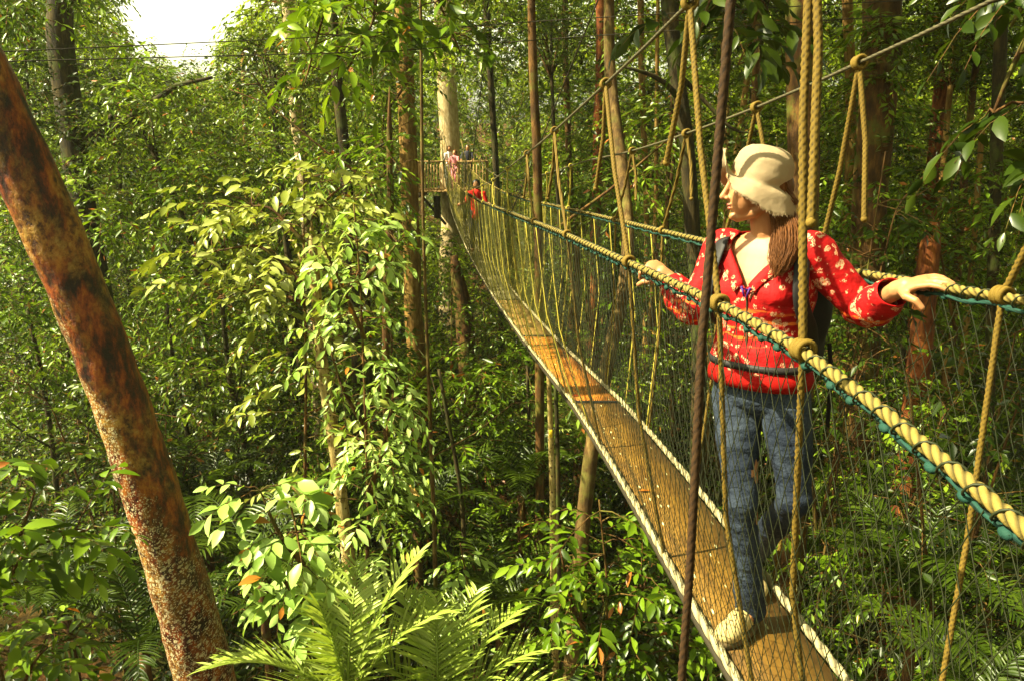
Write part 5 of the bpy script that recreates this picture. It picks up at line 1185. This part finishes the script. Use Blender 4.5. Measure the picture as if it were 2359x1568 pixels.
# --- hat
def hat():
    ax_f = nrm(hf + hu * .05); fwd = nrm(np.array([-.90, .04, .06])); u2 = nrm(np.array([.24, -.12, .96])); fwd = nrm(fwd - u2 * (fwd @ u2)); l2 = np.cross(fwd, u2)
    c = headc + u2 * .026 + np.array([.004, 0, 0])
    prof = [(0.000, .109), (.034, .107), (.062, .099), (.080, .084), (.092, .064), (.098, .042), (.101, .018), (.098, -.004), (.104, -.009), (.124, -.018), (.140, -.031), (.155, -.046), (.168, -.062)]
    na = 120; th = np.linspace(0, 2 * math.pi, na, endpoint=False); rows = []
    L = np.concatenate([[0], np.cumsum([math.hypot(prof[k + 1][0] - prof[k][0], prof[k + 1][1] - prof[k][1]) for k in range(len(prof) - 1)])])
    for t in np.linspace(0, L[-1], 46):
        r = np.interp(t, L, [p[0] for p in prof]); h = np.interp(t, L, [p[1] for p in prof]); br = max(0, (t - L[7]) / (L[-1] - L[7]))
        rf = r * (.98 - .06 * br); rl = r * (.87 - .04 * br)
        front = np.clip(np.cos(th), 0, 1); sidev = np.clip(-np.sin(th), 0, 1) ; back = np.clip(-np.cos(th), 0, 1)
        dz = br ** 1.2 * (front ** 4 * .115 - (1 - front) * .006 - back * .026) + br * .010 * np.sin(5 * th + 1)
        shr = 1 - br * (.10 * front ** 2 + .02 * (1 - front) * (1 - back)) 
        rows.append(c + np.outer(np.cos(th) * rf * shr, fwd) + np.outer(np.sin(th) * rl * shr, l2) + np.outer(h + dz, u2))
    V = np.concatenate(rows); ctr = c
    V = V + nrm(V - ctr) * (wob(V * [1, 1, 1.7], 34, .0020, 12) + wob(V * [1, .6, 2.4], 19, .0052, 13))[:, None]
    V[-na:] += np.random.RandomState(2).randn(na, 3) * .0018
    i, j = np.meshgrid(np.arange(45), np.arange(na), indexing='ij')
    mbh = MB().add(V, None, np.stack([i * na + j, i * na + (j + 1) % na, (i + 1) * na + (j + 1) % na, (i + 1) * na + j], -1).reshape(-1, 4))
    o = wpart(mbh.build('hat', M['hat'])); md = o.modifiers.new('s', 'SOLIDIFY'); md.thickness = .003
    # frayed edge
    r = np.random.RandomState(8); fr = MB(); e = V[-na:]; e0 = V[-3 * na:-2 * na]
    for k in range(420):
        a = r.rand() * na; q = int(a); f = a - q; p = e[q] * (1 - f) + e[(q + 1) % na] * f; o2 = nrm(p - (e0[q] * (1 - f) + e0[(q + 1) % na] * f))
        l = .003 + .005 * r.rand(); dd = nrm(o2 + r.randn(3) * .3); fr.tube([p - o2 * .004, p + dd * l * .5, p + dd * l + [0, 0, -.001]], [.0007, .0006, .0003], 3, cap=False)
    f = wpart(fr.build('hat_fringe', M['hat'])); f.parent = o; f.matrix_parent_inverse = o.matrix_basis.inverted(); f.location = (0, 0, 0)
    # stitched band seam
    t = 7; row = c + np.outer(np.cos(th) * .107 * 1.04, fwd) + np.outer(np.sin(th) * .107 * .90, l2) + np.outer(np.full(na, -.004), u2)
    return o
ho = hat()
# --- hair
r = np.random.RandomState(4); mb = MB()
root = H(-.085, -.01, -.012)
mb.ball(H(-.045, 0, -.005), (.075, .080, .075), HA, 20, 14); mb.ball(H(-.065, 0, -.050), (.045, .062, .045), HA, 20, 14)
tail = [Q(1800, 492, 2.60), Q(1816, 528, 2.55), Q(1812, 570, 2.51), Q(1798, 608, 2.48), Q(1786, 640, 2.47)]
mb.limb([H(-.07, 0, -.04)] + tail, [.034, .030, .027, .027, .017, .004], 16)
V, Pq = remeshed(mb, .005, 2); o = wpart(mesh_np('hair', V, Pq, M['hair']))
sm = MB(); ctl = np.array([H(-.065, 0, -.02)] + tail)
for k in range(1300):
    off = nrm(r.randn(3)) * [1, 1, .4]; w_ = np.array([.034, .036, .044, .047, .036, .006 + .016 * r.rand()])[:, None]
    p = ctl + off * w_ * (.75 + .35 * r.rand()) + r.randn(6, 3) * .0035; n_ = 6 if r.rand() > .45 else 5; p[5] += (ctl[4] - ctl[5]) * r.rand() * .8
    tq = np.linspace(0, (n_ - 1) * (.74 + .26 * r.rand()), 16); q = np.stack([np.interp(tq, np.arange(n_), p[:n_, c]) for c in range(3)], -1)
    for _ in range(3): q[1:-1] = (q[:-2] + 2 * q[1:-1] + q[2:]) / 4
    sm.tube(q, np.linspace(.0015, .0005, 16), 4, cap=False)
for k in range(160):   # short strands round the nape, under the brim
    a = r.rand() * 2 - 1; st = H(-.02 - .06 * r.rand(), a * .078, .01); p = [st, st + np.array([.02 * r.rand(), -.004, -.03]), st + np.array([.045 + .02 * r.rand(), -.008 * a, -.07])]
    sm.tube(p, [.0016, .0014, .0006], 4, cap=False)
f = sm.build('hair_strands', M['hair']); f.parent = o
# --- backpack
bpk = empty('backpack', tuple(SC[4] - Fw * .2), 'black backpack on the back of the woman in the bucket hat', 'backpack')
BI = Matrix.Translation(-bpk.location)
def bp(o): o.parent = bpk; o.matrix_parent_inverse = BI; return o
m = MB(); bc = (SC[5] + SC[2]) / 2 - Fw * .215
m.ball(bc + up * .02, (.15, .085, .24), np.array([Lt, Fw, up]), 24, 16); m.ball(bc - Fw * .06 + up * -.05, (.11, .06, .13), np.array([Lt, Fw, up]), 20, 12); m.ball(bc + up * .12, (.13, .07, .11), np.array([Lt, Fw, up]), 20, 12); m.box(bc, (.25, .11, .36), np.array([Lt, Fw, up]), bev=.2)
V, Pq = remeshed(m, .009, 3); bp(mesh_np('bag', V, Pq, M['pack']))
def ribbon(pts, nrm_dir, width, th_, name):
    pts = np.asarray(pts); lp = lerp_path(pts, .02)
    for _ in range(4): lp[1:-1] = (lp[:-2] + 2 * lp[1:-1] + lp[2:]) / 4
    mbb = MB().tube(lp, th_, 16, rx=width / th_, ref=nrm_dir); return bp(mbb.build(name, M['pack']))
for s, th0 in ((-1, -.62), (1, .90)):
    pts = [bc + Lt * s * .09 + up * .17 + Fw * .05] + [torso_pt(np.array([t]), np.array([th0 * q]), .036)[0] for t, q in ((.885, 1.5), (.885, 1.15), (.80, .98), (.72, .97), (.62, 1.02), (.52, 1.12), (.44, 1.3), (.38, 1.6))] + [bc + Lt * s * .12 - up * .14 + Fw * .06]
    ribbon(pts, Fw, .026, .008, 'shoulder_strap')
dang = [bc + Lt * .15 + up * -.10, bc + Lt * .165 - up * .2, bc + Lt * .17 - up * .40]; ribbon(dang, Fw, .008, .002, 'loose_strap')

# ------------------------------------------------------------------ damp air
hz = MB().box((0, 30, 10.0), (150, 150, 22.5), bev=.001).build('haze', [bpy.data.materials.new('damp_air')], smooth=False)
hm = hz.data.materials[0]; hm.use_nodes = True; hn = hm.node_tree; hn.nodes.clear()
pv = hn.nodes.new('ShaderNodeVolumePrincipled'); pv.inputs['Color'].default_value = (0.97, 1.0, 0.80, 1); pv.inputs['Density'].default_value = 0.0007; pv.inputs['Anisotropy'].default_value = 0.3
ho_ = hn.nodes.new('ShaderNodeOutputMaterial'); hn.links.new(pv.outputs[0], ho_.inputs['Volume']); hz['kind'] = 'stuff'; hz['label'] = 'thin sunlit mist hanging between the trees'
